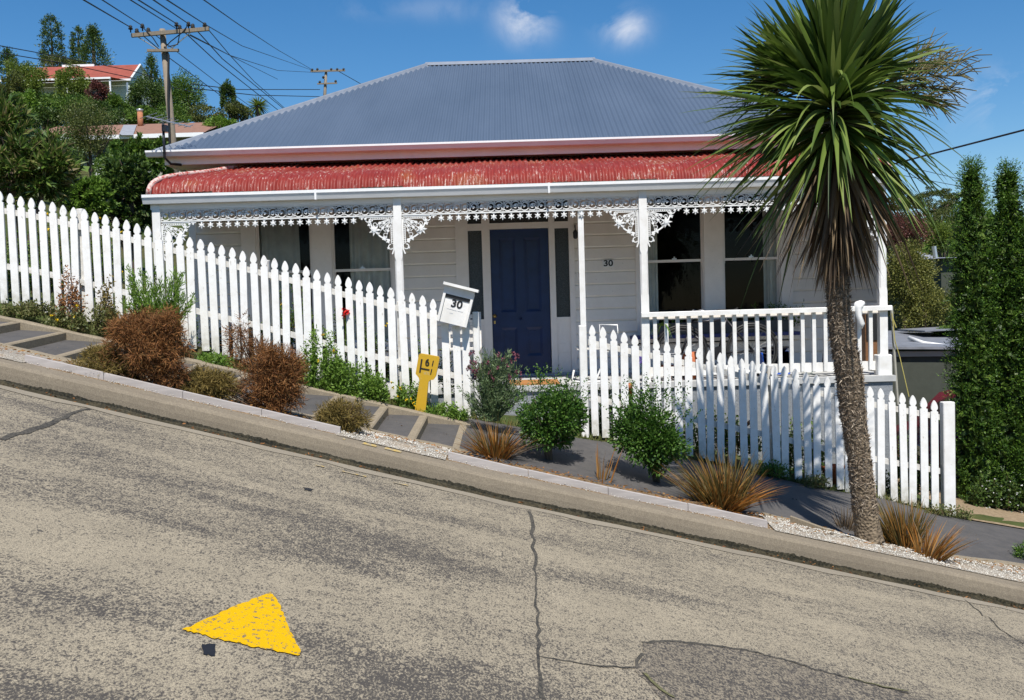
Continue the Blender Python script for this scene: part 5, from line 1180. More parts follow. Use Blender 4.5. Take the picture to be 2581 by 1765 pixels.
# leafy weeds along the fence
def weeds(label, cpx, cpy, rx, ry, Y, n, m='l_weed', yel=0, group='leafy weeds along the fence', ln=.036, wd=.018, name='leafy_weed'):
    c = at(cpx, cpy, Y); s = Y / F; base = at(cpx, cpy + ry, Y); root = empty(name, tuple(base), label, 'weed', group); P = []; D_ = []; k = MB()
    st_n = max(8, int(rx / 2.2))
    for i in range(st_n):
        x = cpx + rx * random.uniform(-1, 1); hgt = ry * 2 * random.uniform(.45, 1) * math.sqrt(max(.15, 1 - ((x - cpx) / rx) ** 2)); b0 = at(x, cpy + ry, Y + random.uniform(-.15, .12)); e = b0 + Vector((random.uniform(-.06, .06), random.uniform(-.05, .05), hgt * s)); k.tube([b0, e], [.004, .002], 4, False)
        nn = max(6, int(n * 1.6 / st_n))
        for _ in range(nn): t_ = random.random() ** .8; P.append(np.array(b0.lerp(e, t_)) + rng.normal(size=3) * .024); D_.append(rng.normal(size=3) + np.array([0, 0, .5]))
    V, Fq = leaves(np.array(P), np.array(D_), ln, wd); mkmesh('foliage', V, Fq, M[m], root); k.build('stems', M['twig'] if m != 'l_weed' else M['l_green'], root)
    if yel:
        P = np.array([tuple(at(cpx + rx * random.uniform(-1, 1), cpy + ry * random.uniform(-1, .7), Y - .16)) for _ in range(yel)]); V, Fq = flowerheads(P, .022, 8); mkmesh('flowers', V, Fq, M['f_yellow'], root)
    return root
weeds('bright green leafy weed right of the second rusty bush', 800, 905, 66, 76, 10.5, 4200, yel=3)
weeds('low bright green weed under the middle of the left fence', 905, 955, 70, 52, 10.5, 3200)
weeds('yellow flowered weed around the foot of the yellow marker', 1028, 1000, 52, 38, 10.78, 1200, yel=13)
weeds('green weed at the fence foot between marker and lavender', 1120, 1035, 50, 22, 10.5, 900)
weeds('pale weed with yellow flowers at the fence foot above the top steps', 220, 800, 95, 34, 10.55, 2200, 'l_grass', 5)
weeds('dry grassy weed under the fence at the far left edge', 70, 778, 90, 18, 10.6, 1200, 'l_grass', 0)
weeds('reddish stemmed weed in front of the left fence post', 175, 720, 26, 78, 10.6, 500, 'l_brown', 0)
weeds('dry climbing weed between the first and second fence posts', 268, 760, 22, 70, 10.55, 500, 'l_bronze', 0)
weeds('low green tuft between the two rusty bushes', 540, 905, 45, 16, 10.55, 700)
weeds('grassy tuft at the foot of the right fence beside the palm shadow', 1945, 1180, 40, 18, 10.72, 500, 'l_green')
weeds('grassy tuft under the pickets near the cabbage tree', 2050, 1212, 40, 12, 10.72, 350, 'l_grass')
weeds('dry grass at the foot of the big end post', 2385, 1288, 55, 8, 10.72, 350, 'l_grass')
# garden behind the fence
def behind(label, cpx, cpy, rx, ry, Y, n, m, yel=0, **k_): return weeds(label, cpx, cpy, rx, ry, Y, n, m, yel, 'garden plants behind the fence', .045, .018, 'garden_plant')
behind('tangled grass and yellow flowers behind the left end of the fence', 150, 640, 190, 100, 11.5, 5200, 'l_green', 26)
behind('green garden plants behind the left fence below the verandah corner', 400, 760, 90, 110, 11.35, 2400, 'l_green', 6)
behind('tall garden plant with yellow flowers behind the middle of the left fence', 740, 790, 70, 95, 11.45, 1200, 'l_green', 14)
behind('dark garden plants behind the fence left of the verandah post', 880, 870, 100, 90, 11.4, 2600, 'l_dark', 5)
behind('garden plants behind the fence below the mailbox', 1080, 920, 75, 75, 11.3, 1800, 'l_green', 2)
behind('dark leafy plants behind the left fence under the curtained window', 600, 860, 110, 80, 11.3, 2400, 'l_dark', 0)
behind('strappy green plants behind the right fence near the gatepost', 1545, 1030, 60, 60, 11.3, 1200, 'l_green', 0)
behind('green garden plants behind the right fence under the railing', 1790, 1085, 120, 60, 11.3, 2200, 'l_green', 5)
behind('green garden plants behind the right fence beside the palm', 2010, 1120, 75, 75, 11.3, 2000, 'l_green', 3)
behind('dark garden plants behind the last pickets of the right fence', 2290, 1160, 60, 80, 11.3, 1500, 'l_dark', 0)
# red poppy, agapanthus
p = at(870, 787, 10.82); pop = empty('poppy', (p.x, 10.82, p.z - .5), 'bright red poppy flower poking through the left fence', 'flower')
V, Fq = leaves(np.repeat(np.array([tuple(p)]), 34, 0) + rng.normal(size=(34, 3)) * .016, rng.normal(size=(34, 3)), .034, .03, .3); mkmesh('petals', V, Fq, M['f_red'], pop); k = MB(); k.tube([(p.x - .02, 10.9, p.z - .5), p], .004, 4, False); k.build('stem', M['l_green'], pop)
p = at(1618, 905, 11.7); ag = empty('agapanthus', (p.x, 11.7, p.z - .6), 'violet agapanthus flower behind the right fence by the verandah post', 'flower')
u = unit(rng.normal(size=(90, 3))); V, Fq = leaves(np.array(p) + u * .02, u, .055, .014); mkmesh('petals', V, Fq, M['f_purple'], ag); k = MB(); k.tube([(p.x, 11.7, p.z - .6), p], .006, 5, False); k.build('stem', M['l_green'], ag)
for (px, py, hpx, lab) in ((1672, 822, 34, 'drooping green plant hanging under the handrail near the verandah post'), (1940, 820, 60, 'leafy plants growing in the planter under the right window')):
    q = at(px, py, 13.5 if px > 1800 else 12.1)
    if px > 1800:
        root = empty('planter_plant', tuple(q), lab, 'plant'); k = MB(); P = []; D_ = []
        for i in range(34):
            x = random.choice([1780, 1700, 1920, 1960, 1985, 1945, 1850, 2000]) + random.uniform(-22, 22); tall = 62 if x > 1900 else 26; b0 = at(x, 822, 13.52); e = b0 + Vector((random.uniform(-.05, .05), random.uniform(-.05, .03), tall * random.uniform(.4, 1) / F * 13.5)); k.tube([b0, e], [.004, .002], 4, False)
            for _ in range(26): P.append(np.array(b0.lerp(e, random.random())) + rng.normal(size=3) * .018); D_.append(rng.normal(size=3) + np.array([0, 0, .4]))
        V, Fq = leaves(np.array(P), np.array(D_), .05, .018); mkmesh('foliage', V, Fq, M['l_green'], root); k.build('stems', M['l_green'], root)
    else:
        V, Fq = blades(tuple(q), 14, .2, .016, (0, 0), 1.2, 3.2, .02); tag(mkmesh('hanging_plant', V, Fq, M['l_weed']), lab, 'plant')
# ---- three clipped conifers on the right, and a small one at the frame edge
def column_conifer(label, px, ptop, pbot, w, Y, n=24000):
    b = at(px, pbot, Y); t_ = at(px, ptop, Y); s = Y / F; Hh = t_.z - b.z; Wd = w * s; gz = min(float(terr(b.x, Y)), b.z); root = empty('conifer', (b.x, Y, gz), label, 'conifer', 'narrow clipped conifers beside the driveway')
    nt = int(n / 16); h = rng.uniform(0, 1, nt) ** .95; pr = np.minimum(1, ((1 - h) * 4.0) ** .8 + .02) * (.86 + .14 * np.cos(h * 3)); a = rng.uniform(0, 2 * np.pi, nt)
    lump = 1 + .09 * np.sin(a * 3 + h * 17) + .07 * np.sin(a * 5 - h * 31 + 1)
    lump = lump + .06 * np.sin(a * 9 + h * 47); rr = Wd * pr * lump * rng.uniform(.78, 1.05, nt); C = np.stack([b.x + rr * np.cos(a), Y + rr * np.sin(a), b.z + h * Hh], 1)
    out = np.stack([np.cos(a) * .8, np.sin(a) * .8, rng.uniform(.2, 1.1, nt)], 1); P = np.repeat(C, 16, 0); tt = np.tile(np.linspace(0, 1, 16), nt)[:, None]
    twist = np.repeat(unit(out + rng.normal(size=(nt, 3)) * .35), 16, 0); P = P + twist * tt * .13 + rng.normal(size=P.shape) * .016; D_ = twist + rng.normal(size=P.shape) * .55
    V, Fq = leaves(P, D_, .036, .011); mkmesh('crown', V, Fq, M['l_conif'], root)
    k = MB(); rs = [(gz - .1, .08), (b.z + .1, .07), (b.z + Hh * .5, .045), (t_.z - .15, .012)]; k.tube([(b.x, Y, z_) for z_, _ in rs], [r_ for _, r_ in rs], 8); k.build('trunk', M['bark'], root, True)
    # dense inner foliage so the sky does not show through
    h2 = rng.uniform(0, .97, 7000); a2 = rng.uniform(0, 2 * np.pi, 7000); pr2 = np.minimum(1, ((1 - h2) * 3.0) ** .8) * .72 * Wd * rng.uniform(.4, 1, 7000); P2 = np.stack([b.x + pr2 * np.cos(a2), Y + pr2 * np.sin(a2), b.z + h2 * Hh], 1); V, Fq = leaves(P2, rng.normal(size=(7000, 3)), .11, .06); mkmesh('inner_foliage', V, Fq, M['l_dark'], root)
column_conifer('narrow clipped green conifer nearest the driveway, leftmost of three', 2456, 412, 1262, 50, 12.3)
column_conifer('narrow clipped green conifer in the middle of the three by the driveway', 2546, 418, 1262, 45, 12.2)
column_conifer('narrow clipped green conifer at the right edge of the photo', 2622, 408, 1290, 46, 12.0)
column_conifer('narrow clipped green conifer standing behind the gap of the first two', 2500, 560, 1240, 42, 12.9, 9000)
sm = pxtree('dwarf_conifer', 'small dwarf conifer beside the path edging at the right edge', 2580, 1405, 26, 46, 9.3, 'l_conif', 1600, 30, 5, .3, None, 'conifer', limbs=2)
# daisies under the conifers
weeds('dark ivy and ground plants under the clipped conifers', 2520, 1235, 90, 45, 11.9, 2600, 'l_dark', 0, 'plants beside the driveway', .04, .025, 'ivy')
P = np.array([tuple(at(random.uniform(2455, 2590), random.uniform(1195, 1300), 11.7)) for _ in range(22)]); V, Fq = flowerheads(P, .011, 7); tag(mkmesh('daisy_flowers', V, Fq, M['f_white']), 'tiny white daisies scattered under the clipped conifers', 'flowers', None, 'stuff')

# fallen leaves in the gutter, on the verge and along the path; grass at the fence foot
def litter(name, label, n, yf, zfn, m, ln=.03, wd=.016, x0=-4.6, x1=4.8):
    x = rng.uniform(x0, x1, n); y = yf(n); P = np.stack([x, y, np.array([float(zfn(a, b)) for a, b in zip(x, y)])], 1); D_ = rng.normal(size=(n, 3)) * np.array([1, 1, .15]) + np.array([0, 0, .05]); V, Fq = leaves(P, D_, ln, wd)
    tag(mkmesh(name, V, Fq, M[m]), label, 'leaf litter', None, 'stuff')
litter('gutter_litter', 'scattered brown leaves lying in the wet gutter', 420, lambda n: 7.72 + rng.normal(size=n) * .06, lambda x, y: RD(x) - .006, 'l_brown', .028, .014)
litter('verge_litter', 'dry leaves and bark scraps on the planting strip', 2200, lambda n: rng.uniform(8.2, 8.95, n), lambda x, y: zf(x, y) + .006, 'l_orange', .04, .010)
litter('path_litter', 'dry leaf scraps along the back of the footpath', 520, lambda n: 10.36 - np.abs(rng.normal(size=n)) * .35, lambda x, y: (nl(x) + fl(x)) / 2 - (.05 if x < XE else .0) + .004, 'l_palmdead', .025, .010)
n = 5200; x = rng.uniform(-4.8, 5.0, n); x = x[(x < XE + .3) | (rng.uniform(0, 1, n) < .35)]; n = len(x); y = np.where(x < XE, rng.uniform(10.5, 10.95, n), 10.84 + rng.normal(size=n) * .03); P = np.stack([x, y, terr(x, y) - .005], 1); P[:, 2] = np.where(x > XE, np.array([float(I(LP, a)) - .03 for a in x]), P[:, 2]); D_ = rng.normal(size=(n, 3)) * .5 + np.array([0, 0, 1.0])
V, Fq = leaves(P, D_, .085, .010, .3); tag(mkmesh('fence_foot_grass', V, Fq, M['l_grass']), 'short dry grass growing along the foot of the picket fences', 'grass', None, 'stuff')
# ------------------------------------------------------------------ BACKGROUND
# big leafy bush at the left edge, behind the fence
def broadbush(label, blobs, Y, m, n, ln, wd, name='leafy_bush', group='bushes behind the left fence', k=90):
    c0 = at(blobs[0][0], blobs[0][1], Y); root = empty(name, (c0.x, Y, float(terr(c0.x, Y))), label, 'bush', group); s = Y / F; V_ = []
    kk_ = MB()
    for (px, py, rx, ry, fr) in blobs:
        c = at(px, py, Y); r_ = (rx * s, rx * s * .7, ry * s); nt = int(n * fr / 12); P, D_ = clumps(c, r_, k, nt, .22, .3)
        D_ = unit(unit((P - np.array(c)) / np.array(r_)) + rng.normal(size=P.shape) * .45 + np.array([0, 0, .35]))
        P = np.repeat(P, 12, 0); D2 = np.repeat(D_, 12, 0) + rng.normal(size=P.shape) * .55; V_.append(leaves(P, D2, ln, wd))
        for i in range(14):
            u = unit(rng.normal(size=3)); e = Vector(c) + Vector((u[0] * r_[0], u[1] * r_[1], u[2] * r_[2])) * .8; kk_.tube([Vector((c0.x, Y, float(terr(c0.x, Y)))), Vector(c), e], [.05, .03, .006], 5, False)
    V, Fq = merge(V_); mkmesh('foliage', V, Fq, M[m], root); kk_.build('branches', M['bark'], root)
broadbush('big broad leaved bush overhanging the fence at the left edge', [(30, 420, 110, 110, .5), (120, 430, 75, 95, .3), (10, 300, 60, 60, .2)], 12.6, 'l_protea', 9000, .15, .032)
broadbush('light green bush behind the fence between broad leaved bush and dark bush', [(215, 495, 75, 50, 1)], 14.5, 'l_weed', 7000, .07, .03)
broadbush('dark green bush left of the verandah roof end', [(330, 470, 75, 95, .6), (290, 560, 80, 50, .4)], 16, 'l_dark', 10000, .09, .04)
broadbush('mid green bush behind the left end of the cottage roof', [(385, 400, 55, 60, .6), (320, 400, 50, 55, .4)], 22, 'l_green', 6500, .11, .05)
def T(name, label, px, py, rx, ry, Y, m, n, k, lpx=3, wr=.6, group='trees on the hillside', cat='tree', **kw):
    return pxtree(name, label, px, py, rx, ry, Y, m, int(n * 1.9), k, lpx * 1.15, wr, group, cat, **kw)
T('garden_tree', 'thin dark leafed tree in front of the brown roofed house', 225, 340, 75, 95, 28, 'l_olive', 6500, 70, 2.6, .5, shell=.2)
T('garden_tree', 'dark small tree left of the brown roofed house wall', 150, 400, 60, 70, 24, 'l_dark', 3500, 50, 3)
T('garden_tree', 'lime green upright tree above the broad leaved bush', 62, 275, 32, 48, 30, 'l_lime', 2600, 30, 3.2)
T('garden_tree', 'dark tree behind the lime tree at the left edge', 20, 235, 45, 60, 42, 'l_olive', 2600, 30, 3)
T('garden_tree', 'yellow green tree at the left of the red roof', 62, 200, 58, 50, 60, 'l_yel', 4200, 50, 2.6)
T('garden_tree', 'yellow green tree in front of the middle of the red roof', 178, 215, 44, 50, 66, 'l_yel', 3800, 45, 2.6)
T('garden_tree', 'green tree below the yellow green tree', 190, 275, 60, 42, 58, 'l_green', 3600, 50, 2.6)
T('garden_tree', 'dark purple brown tree in front of the red roofed verandah', 243, 238, 32, 36, 60, 'l_purple', 2000, 30, 2.6)
T('garden_tree', 'small green tree below the corner of the red roofed house', 292, 268, 32, 34, 60, 'l_green', 2600, 34, 2.6)
T('garden_tree', 'dark green tree right of the red roofed house', 372, 255, 52, 62, 62, 'l_dark', 4600, 60, 2.6)
T('garden_tree', 'large spreading green tree right of the big power pole', 462, 245, 62, 70, 66, 'l_green', 5600, 80, 2.4, shell=.2)
T('garden_tree', 'dark shrubbery below the spreading green tree', 520, 292, 52, 26, 58, 'l_olive', 2400, 30, 2.6)
T('garden_tree', 'dark thin topped tree right of the spreading green tree', 575, 248, 20, 48, 62, 'l_dark', 1900, 26, 2.6)
T('garden_tree', 'olive tree beside the distant small cabbage tree', 600, 285, 32, 30, 60, 'l_olive', 2200, 30, 2.6)
T('garden_tree', 'bright lime green rounded tree behind the left end of the roof', 558, 318, 44, 24, 42, 'l_lime', 2600, 34, 2.8)
T('garden_tree', 'dense green tree hiding the lower wall of the red roofed house', 130, 268, 60, 34, 72, 'l_green', 3200, 46, 2.8)
T('garden_tree', 'dark green tree between the red roofed and brown roofed houses', 250, 285, 50, 30, 56, 'l_dark', 3200, 46, 2.8)
T('garden_tree', 'green tree directly behind the chimney of the brown roof', 360, 292, 45, 26, 50, 'l_green', 2600, 40, 2.8)
T('garden_tree', 'dark tree filling the gap left of the lime green tree', 110, 300, 45, 30, 46, 'l_dark', 2600, 40, 2.8)
T('garden_tree', 'green trees on the ridge below the dark conifers', 150, 165, 60, 22, 100, 'l_olive', 2200, 30, 2.4)
T('garden_tree', 'green hedge tree behind the brown roof at the left', 330, 300, 90, 22, 52, 'l_dark', 3200, 44, 2.6)
T('garden_tree', 'green tree below the left end of the brown roof', 290, 440, 55, 60, 20, 'l_green', 4200, 50, 2.8)
T('garden_tree', 'dark tree behind the lowest corner of the grey roof', 420, 300, 60, 40, 55, 'l_green', 2600, 34, 2.6)
conifer('dark_conifer', 'tall dark column conifer on the skyline, leftmost of the three', 133, 42, 165, 26, 108, 'l_dark', 3600, col=True)
conifer('dark_conifer', 'narrow dark conifer on the skyline, between the other two', 200, 70, 170, 18, 110, 'l_dark', 2200, col=True)
conifer('dark_conifer', 'wide dark conical conifer on the skyline above the red roof', 238, 72, 175, 48, 108, 'l_dark', 4200)
conifer('dark_conifer', 'small dark conifer at the left edge of the skyline', 20, 128, 190, 40, 100, 'l_dark', 1800)
conifer('dark_conifer', 'dark conifer behind the big power pole', 385, 142, 260, 38, 68, 'l_dark', 2600)
c = np.array(at(650, 268, 56)); s_ = 56 / F; smc = empty('cabbage_tree', (c[0], 56, float(terr(c[0], 56))), 'small distant cabbage tree beside the left roof slope', 'tree')
n = 160; u = unit(rng.normal(size=(n, 3)) + np.array([0, 0, .2])); V, Fq = sword(c + u * .1, u, rng.uniform(.5, .75, n), rng.uniform(.05, .08, n), rng.uniform(.1, .5, n), 4); mkmesh('crown', V, Fq, M['l_yel'], smc); k = MB(); k.tube([(c[0], 56, float(terr(c[0], 56))), tuple(c)], .12, 7); k.build('trunk', M['bark'], smc)
# ---- right side background
GR = 'trees right of the cottage'
T('bushy_tree', 'olive green bushy tree behind the dark garage', 2290, 690, 72, 90, 19, 'l_yel2' if 'l_yel2' in M else 'l_olive', 8500, 100, 3, .55, GR, shell=.3)
T('bushy_tree', 'lower olive green tree touching the garage roof', 2330, 775, 68, 80, 18.6, 'l_yel2', 7500, 90, 3, .55, GR, shell=.3)
T('bushy_tree', 'olive tree seen through the glass screen of the verandah', 2190, 720, 70, 110, 20, 'l_yel2', 6000, 80, 3, .55, GR, shell=.3)
T('copper_tree', 'dark copper leaved tree behind the olive trees', 2275, 585, 68, 62, 34, 'l_purple', 6500, 80, 2.6, .5, GR, shell=.2)
T('far_tree', 'wide flat topped gum tree on the distant skyline', 2355, 510, 70, 44, 85, 'l_olive', 5200, 46, 2.3, .5, GR, flat=.5, cs=.22, shell=.4)
T('far_tree', 'smaller gum tree on the skyline left of the wide one', 2262, 512, 42, 26, 88, 'l_olive', 2200, 26, 2.3, .5, GR, flat=.5, cs=.22)
T('far_tree', 'dark wooded clump below the gum trees', 2380, 560, 70, 35, 80, 'l_olive', 3200, 50, 2.4, .5, GR)
T('far_tree', 'mid green tree between copper tree and clipped conifers', 2362, 600, 42, 42, 60, 'l_yel', 3200, 44, 2.5, .5, GR)
T('far_tree', 'green hedge below the grey house roof', 2350, 675, 50, 14, 40, 'l_weed', 1600, 26, 2.6, .5, GR)
T('far_tree', 'olive green tree in front of the red cars', 2380, 790, 40, 58, 22, 'l_olive', 3600, 50, 2.8, .5, GR)
T('far_tree', 'dark tree behind the clipped conifers', 2500, 600, 70, 60, 60, 'l_dark', 3200, 44, 2.6, .5, GR)
T('bushy_tree', 'green shrub by the garage roof edge', 2390, 850, 40, 30, 17.4, 'l_green', 2200, 30, 3, .45, GR)
# far wooded hillsides (one mass each side)
struct_h = []
def wood(name, label, x0, x1, y0, y1, n, m, zoff, s=1.1, hh=2.5):
    P = np.stack([rng.uniform(x0, x1, n), rng.uniform(y0, y1, n), np.zeros(n)], 1); k_ = 26
    cs_ = np.repeat(P, k_, 0); cs_[:, 2] = terr(cs_[:, 0], cs_[:, 1]) + zoff; g = unit(rng.normal(size=cs_.shape)) * rng.uniform(.3, 1, (len(cs_), 1)) * np.array([hh, hh, hh]); V, Fq = leaves(cs_ + g + np.array([0, 0, hh * .6]), g + rng.normal(size=g.shape), s, s * .6)
    tag(mkmesh(name, V, Fq, M[m]), label, 'woodland', None, 'stuff')
wood('far_woodland', 'distant green woodland on the hill to the right', 30, 160, 150, 260, 700, 'l_green', 0, 1.4, 4)
wood('hillside_scrub', 'green scrub covering the hillside between the left houses', -42, -9, 24, 100, 520, 'l_green', -.8, .35, 1.3)
# ---- red roofed house on the hill
def P3(px, py, Y): return at(px, py, Y)
Yh = 84; a = P3(92, 222, Yh); b = P3(330, 197, Yh); rg0, rg1 = P3(112, 176, Yh + 4), P3(353, 163, Yh + 4)
hr = empty('red_roofed_house', (a.x, Yh, float(terr(a.x, Yh))), 'pale weatherboard house with faded red roof high on the left hill', 'house')
zE_, zR_ = b.z, rg1.z; x0, x1 = a.x, b.x; xr1 = rg1.x; zv = P3(320, 208, Yh).z
k = MB(); k.add([(x0 - 2, Yh, zE_), (x1, Yh, zE_), (xr1 - 0, Yh + 4, zR_), (x0 - 2, Yh + 4, zR_), (x0 - 2, Yh, zE_ - .12), (x1, Yh, zE_ - .12), (xr1, Yh + 4, zR_ - .12), (x0 - 2, Yh + 4, zR_ - .12), (xr1 + .6, Yh + 8, zE_), (x0 - 2, Yh + 8, zE_)], [(0, 1, 2, 3), (0, 4, 5, 1), (1, 5, 6, 2), (3, 2, 8, 9)])
k.add([(x0 - 2, Yh - 2, zv), (x1 - .9, Yh - 2, zv), (x1 - .3, Yh - .1, zE_ - .2), (x0 - 2, Yh - .1, zE_ - .2)], [(0, 1, 2, 3)]); rf = k.build('roof', M['redroof'], hr)
k = MB(); k.box(x0 - 2, x1, Yh - .08, Yh - .01, zE_ - .22, zE_ - .05); k.box(x0 - 2, x1 - .9, Yh - 2.1, Yh - 2, zv - .15, zv); k.tube([(x1, Yh, zE_), (xr1, Yh + 4, zR_)], .09, 5); k.tube([(xr1 + .6, Yh + 8, zE_), (xr1, Yh + 4, zR_)], .09, 5); k.box(x0 + .5, xr1 - 4, Yh + 3.9, Yh + 4.1, zR_ - .05, zR_ + .14); k.build('roof_trim', M['pvc'], rf)
k = MB(); zb_ = zE_ - 4; k.add([(x1 - .1, Yh + .1, zb_), (x1 + .3, Yh + 8, zb_), (x1 + .4, Yh + 8, zE_), (xr1 - .05, Yh + 4, zR_ - .15), (x1 - .1, Yh + .1, zE_ - .1)], [(0, 1, 2, 3, 4)]); k.box(x0 - 2, x1 - .12, Yh + .12, Yh + .3, zb_, zE_ - .15)
k.build('wall', M['palewall'], hr); k = MB()
for xx in (x1 - 1.0, x1 - 8, x1 - 4.5): k.box(xx - .06, xx + .06, Yh - 2, Yh - 1.88, zb_, zv)
k.build('verandah_post', M['pvc'], hr); 
for u_, v_ in ((3.4, 2.2), (7, 5.6)): k = MB(); k.box(x1 - u_, x1 - v_, Yh + .08, Yh + .11, zb_ + 1.5, zE_ - 1.0); k.build('window', M['frost'], hr)
k = MB(); q = P3(322, 240, Yh - 3); k.tube([(q.x, Yh - 3, q.z - 4.2), (q.x, Yh - 3, q.z + 1)], .07, 6); tag(k.build('flagpole', M['alu']), 'thin grey pole standing below the red roofed house', 'pole')
# ---- brown roofed house
Yb = 40; x0, x1 = P3(60, 340, Yb).x, P3(522, 340, Yb).x; ze, zr_ = P3(400, 344, Yb).z, P3(400, 312, Yb + 3).z
hb_ = empty('brown_roofed_house', ((x0 + x1) / 2, Yb, float(terr((x0 + x1) / 2, Yb))), 'grey house with low brown tiled roof behind the left garden trees', 'house')
k = MB(); k.add([(x0, Yb - .5, ze), (x1, Yb - .5, ze), (x1, Yb + 3, zr_), (x0, Yb + 3, zr_), (x0, Yb + 7, ze), (x1, Yb + 7, ze)], [(0, 1, 2, 3), (3, 2, 5, 4)]); rf = k.build('roof', M['brownroof'], hb_)
def onroof(px, py):  # point on the front slope
    d = ray(px, py); n_ = Vector((0, -(zr_ - ze), 3.5)); p0_ = Vector((x0, Yb - .5, ze)); return CAM + d * ((p0_ - CAM).dot(n_) / d.dot(n_))
pts = [onroof(*p_) for p_ in ((300, 343), (336, 343), (345, 317), (312, 317))]; k = MB(); k.add([p_ + Vector((0, -.02, .03)) for p_ in pts], [(0, 1, 2, 3)]); k.build('roof_patch', M['slate'], rf)['label'] = 'pale grey sheet patch on the brown roof'
pc = P3(354, 312, Yb + 2.4); k = MB(); k.lathe([(.10, -.3), (.10, .5), (.05, .6)], (pc.x, Yb + 2.4, pc.z - .2), 10)
ztop = P3(354, 277, Yb + 2.4).z; k = MB(); k.lathe([(.115, 0), (.115, ztop - pc.z + .2), (.001, ztop - pc.z + .2)], (pc.x, Yb + 2.4, pc.z - .3), 12); ch = k.build('chimney', M['brick'], rf, True); k = MB(); k.lathe([(.10, -.1), (.14, -.02), (.14, .02), (.001, .04)], (pc.x, Yb + 2.4, ztop), 12); k.build('chimney_cap', M['alu'], rf, True)
k = MB(); k.box(x0, x1 + .05, Yb - .62, Yb - .5, ze - .16, ze); k.build('gutter', M['pvc'], hb_); k = MB(); k.box(x0 + .4, x1 - .3, Yb, Yb + 6.5, ze - 4.5, ze - .02); k.build('wall', M['greywall'], hb_)
for (pa, pb, qa, qb) in ((245, 290, 366, 398), (420, 470, 360, 390), (120, 170, 366, 398)):
    A_, B_ = P3(pa, qb, Yb), P3(pb, qa, Yb); k = MB(); k.box(A_.x, B_.x, Yb - .06, Yb - .01, A_.z, B_.z); w_o = k.build('window', M['frost'], hb_); k = MB(); k.box(A_.x - .08, B_.x + .08, Yb - .09, Yb - .0, A_.z - .12, A_.z - .005); k.build('window_sill', M['pvc'], w_o)
A_, B_ = P3(235, 450, 36), P3(390, 408, 36); k = MB(); k.box(A_.x, B_.x, 36, 36.15, A_.z - 1, B_.z); tag(k.build('garden_wall', M['iron']), 'bright white wall glimpsed between trees below the grey house', 'wall')
# ---- power poles
def powerpole(label, top, bot, Y, w, arms, lean=0):
    a, b = at(*top, Y), at(*bot, Y); gz = float(terr(b.x, Y)); root = empty('power_pole', (b.x, Y, gz), label, 'power pole', 'power poles'); k = MB(); k.tube([(b.x + (b.x - a.x) * .3, Y, gz - .3), b, a], [w * 1.25, w * 1.05, w * .85], 10); k.build('pole', M['polewood'], root, True)
    for (l_, r_, th) in arms:
        A, B = at(*l_, Y - w - .02), at(*r_, Y - w - .02); d = (B - A).normalized(); k = MB(); n_ = Vector((0, 0, 1)); y_ = Vector((0, 1, 0)); k.add([A - n_ * th, B - n_ * th, B + n_ * th, A + n_ * th, A - n_ * th - y_ * .09, B - n_ * th - y_ * .09, B + n_ * th - y_ * .09, A + n_ * th - y_ * .09], [(0, 1, 2, 3), (7, 6, 5, 4), (0, 4, 5, 1), (1, 5, 6, 2), (2, 6, 7, 3), (3, 7, 4, 0)]); k.build('crossarm', M['polewood'], root)
    return root
Yp = 30
pp = powerpole('big weathered wooden power pole with crossarm left of the cottage roof', (409, 74), (437, 372), Yp, .105, [((333, 91), (528, 74), .055), ((373, 129), (452, 128), .038)])
k = MB(); a, b = at(425, 140, Yp - .14), at(428, 372, Yp - .14); k.tube([at(415, 118, Yp - .16), a, at(424, 250, Yp - .14), b], .035, 8); k.build('cable_conduit', M['black'], pp)
k = MB()
for (a_, b_) in (((348, 94), (400, 126)), ((480, 82), (428, 126))): k.tube([at(*a_, Yp - .16), at(*b_, Yp - .16)], .018, 5)
k.build('brace', M['alu'], pp)
ins = [(329, 69), (345, 77), (359, 65), (374, 75), (445, 61), (453, 68), (475, 60), (486, 65), (516, 62)]
for (x, y) in ins:
    p = at(x, y + 3, Yp - .15); k = MB(); k.lathe([(.02, -.12), (.02, -.03), (.06, -.03), (.07, 0), (.045, .02), (.06, .05), (.03, .09), (.001, .09)], tuple(p), 8); k.build('insulator', M['rubber'], pp, True)
k = MB(); k.tube([at(453, 68, Yp - .2), at(452, 90, Yp - .22), at(448, 112, Yp - .2), at(424, 118, Yp - .18)], .016, 5, False); k.tube([at(475, 62, Yp - .2), at(460, 82, Yp - .25), at(430, 105, Yp - .2), at(420, 116, Yp - .18)], .016, 5, False); k.tube([at(359, 68, Yp - .2), at(385, 95, Yp - .25), at(400, 118, Yp - .2)], .016, 5, False); k.build('jumper_cable', M['black'], pp)
p2 = powerpole('distant wooden power pole rising behind the left roof slope', (822, 178), (818, 252), 88, .14, [((783, 180), (870, 178), .08), ((800, 212), (850, 210), .06)])
for (x, y) in ((787, 177), (800, 176), (815, 196), (835, 176), (850, 176), (866, 176), (806, 208), (846, 206)):
    p = at(x, y, 87.8); k = MB(); k.lathe([(.05, -.1), (.12, 0), (.08, .12), (.001, .14)], tuple(p), 6); k.build('insulator', M['rubber'], p2)
M['wire'] = simple('black_cable', (.015, .015, .018), .6, .1)
wi = 0
def wire(label, pts, r, sag=0, grp='overhead wires'):
    P = [at(a, b, c_) for a, b, c_ in pts]; out = []
    for A, B in zip(P[:-1], P[1:]):
        for i in range(14): t_ = i / 14; out.append(A.lerp(B, t_) - Vector((0, 0, sag * 4 * t_ * (1 - t_))))
    out.append(P[-1]); k = MB(); k.tube(out, r, 5, False); tag(k.build('overhead_wire', M['wire'], None, True), label, 'wire', grp)
wire('leftmost black wire from the top edge to the big pole crossarm', [(150, -45, 16), (211, 0, 18), (329, 69, Yp - .2)], .016)
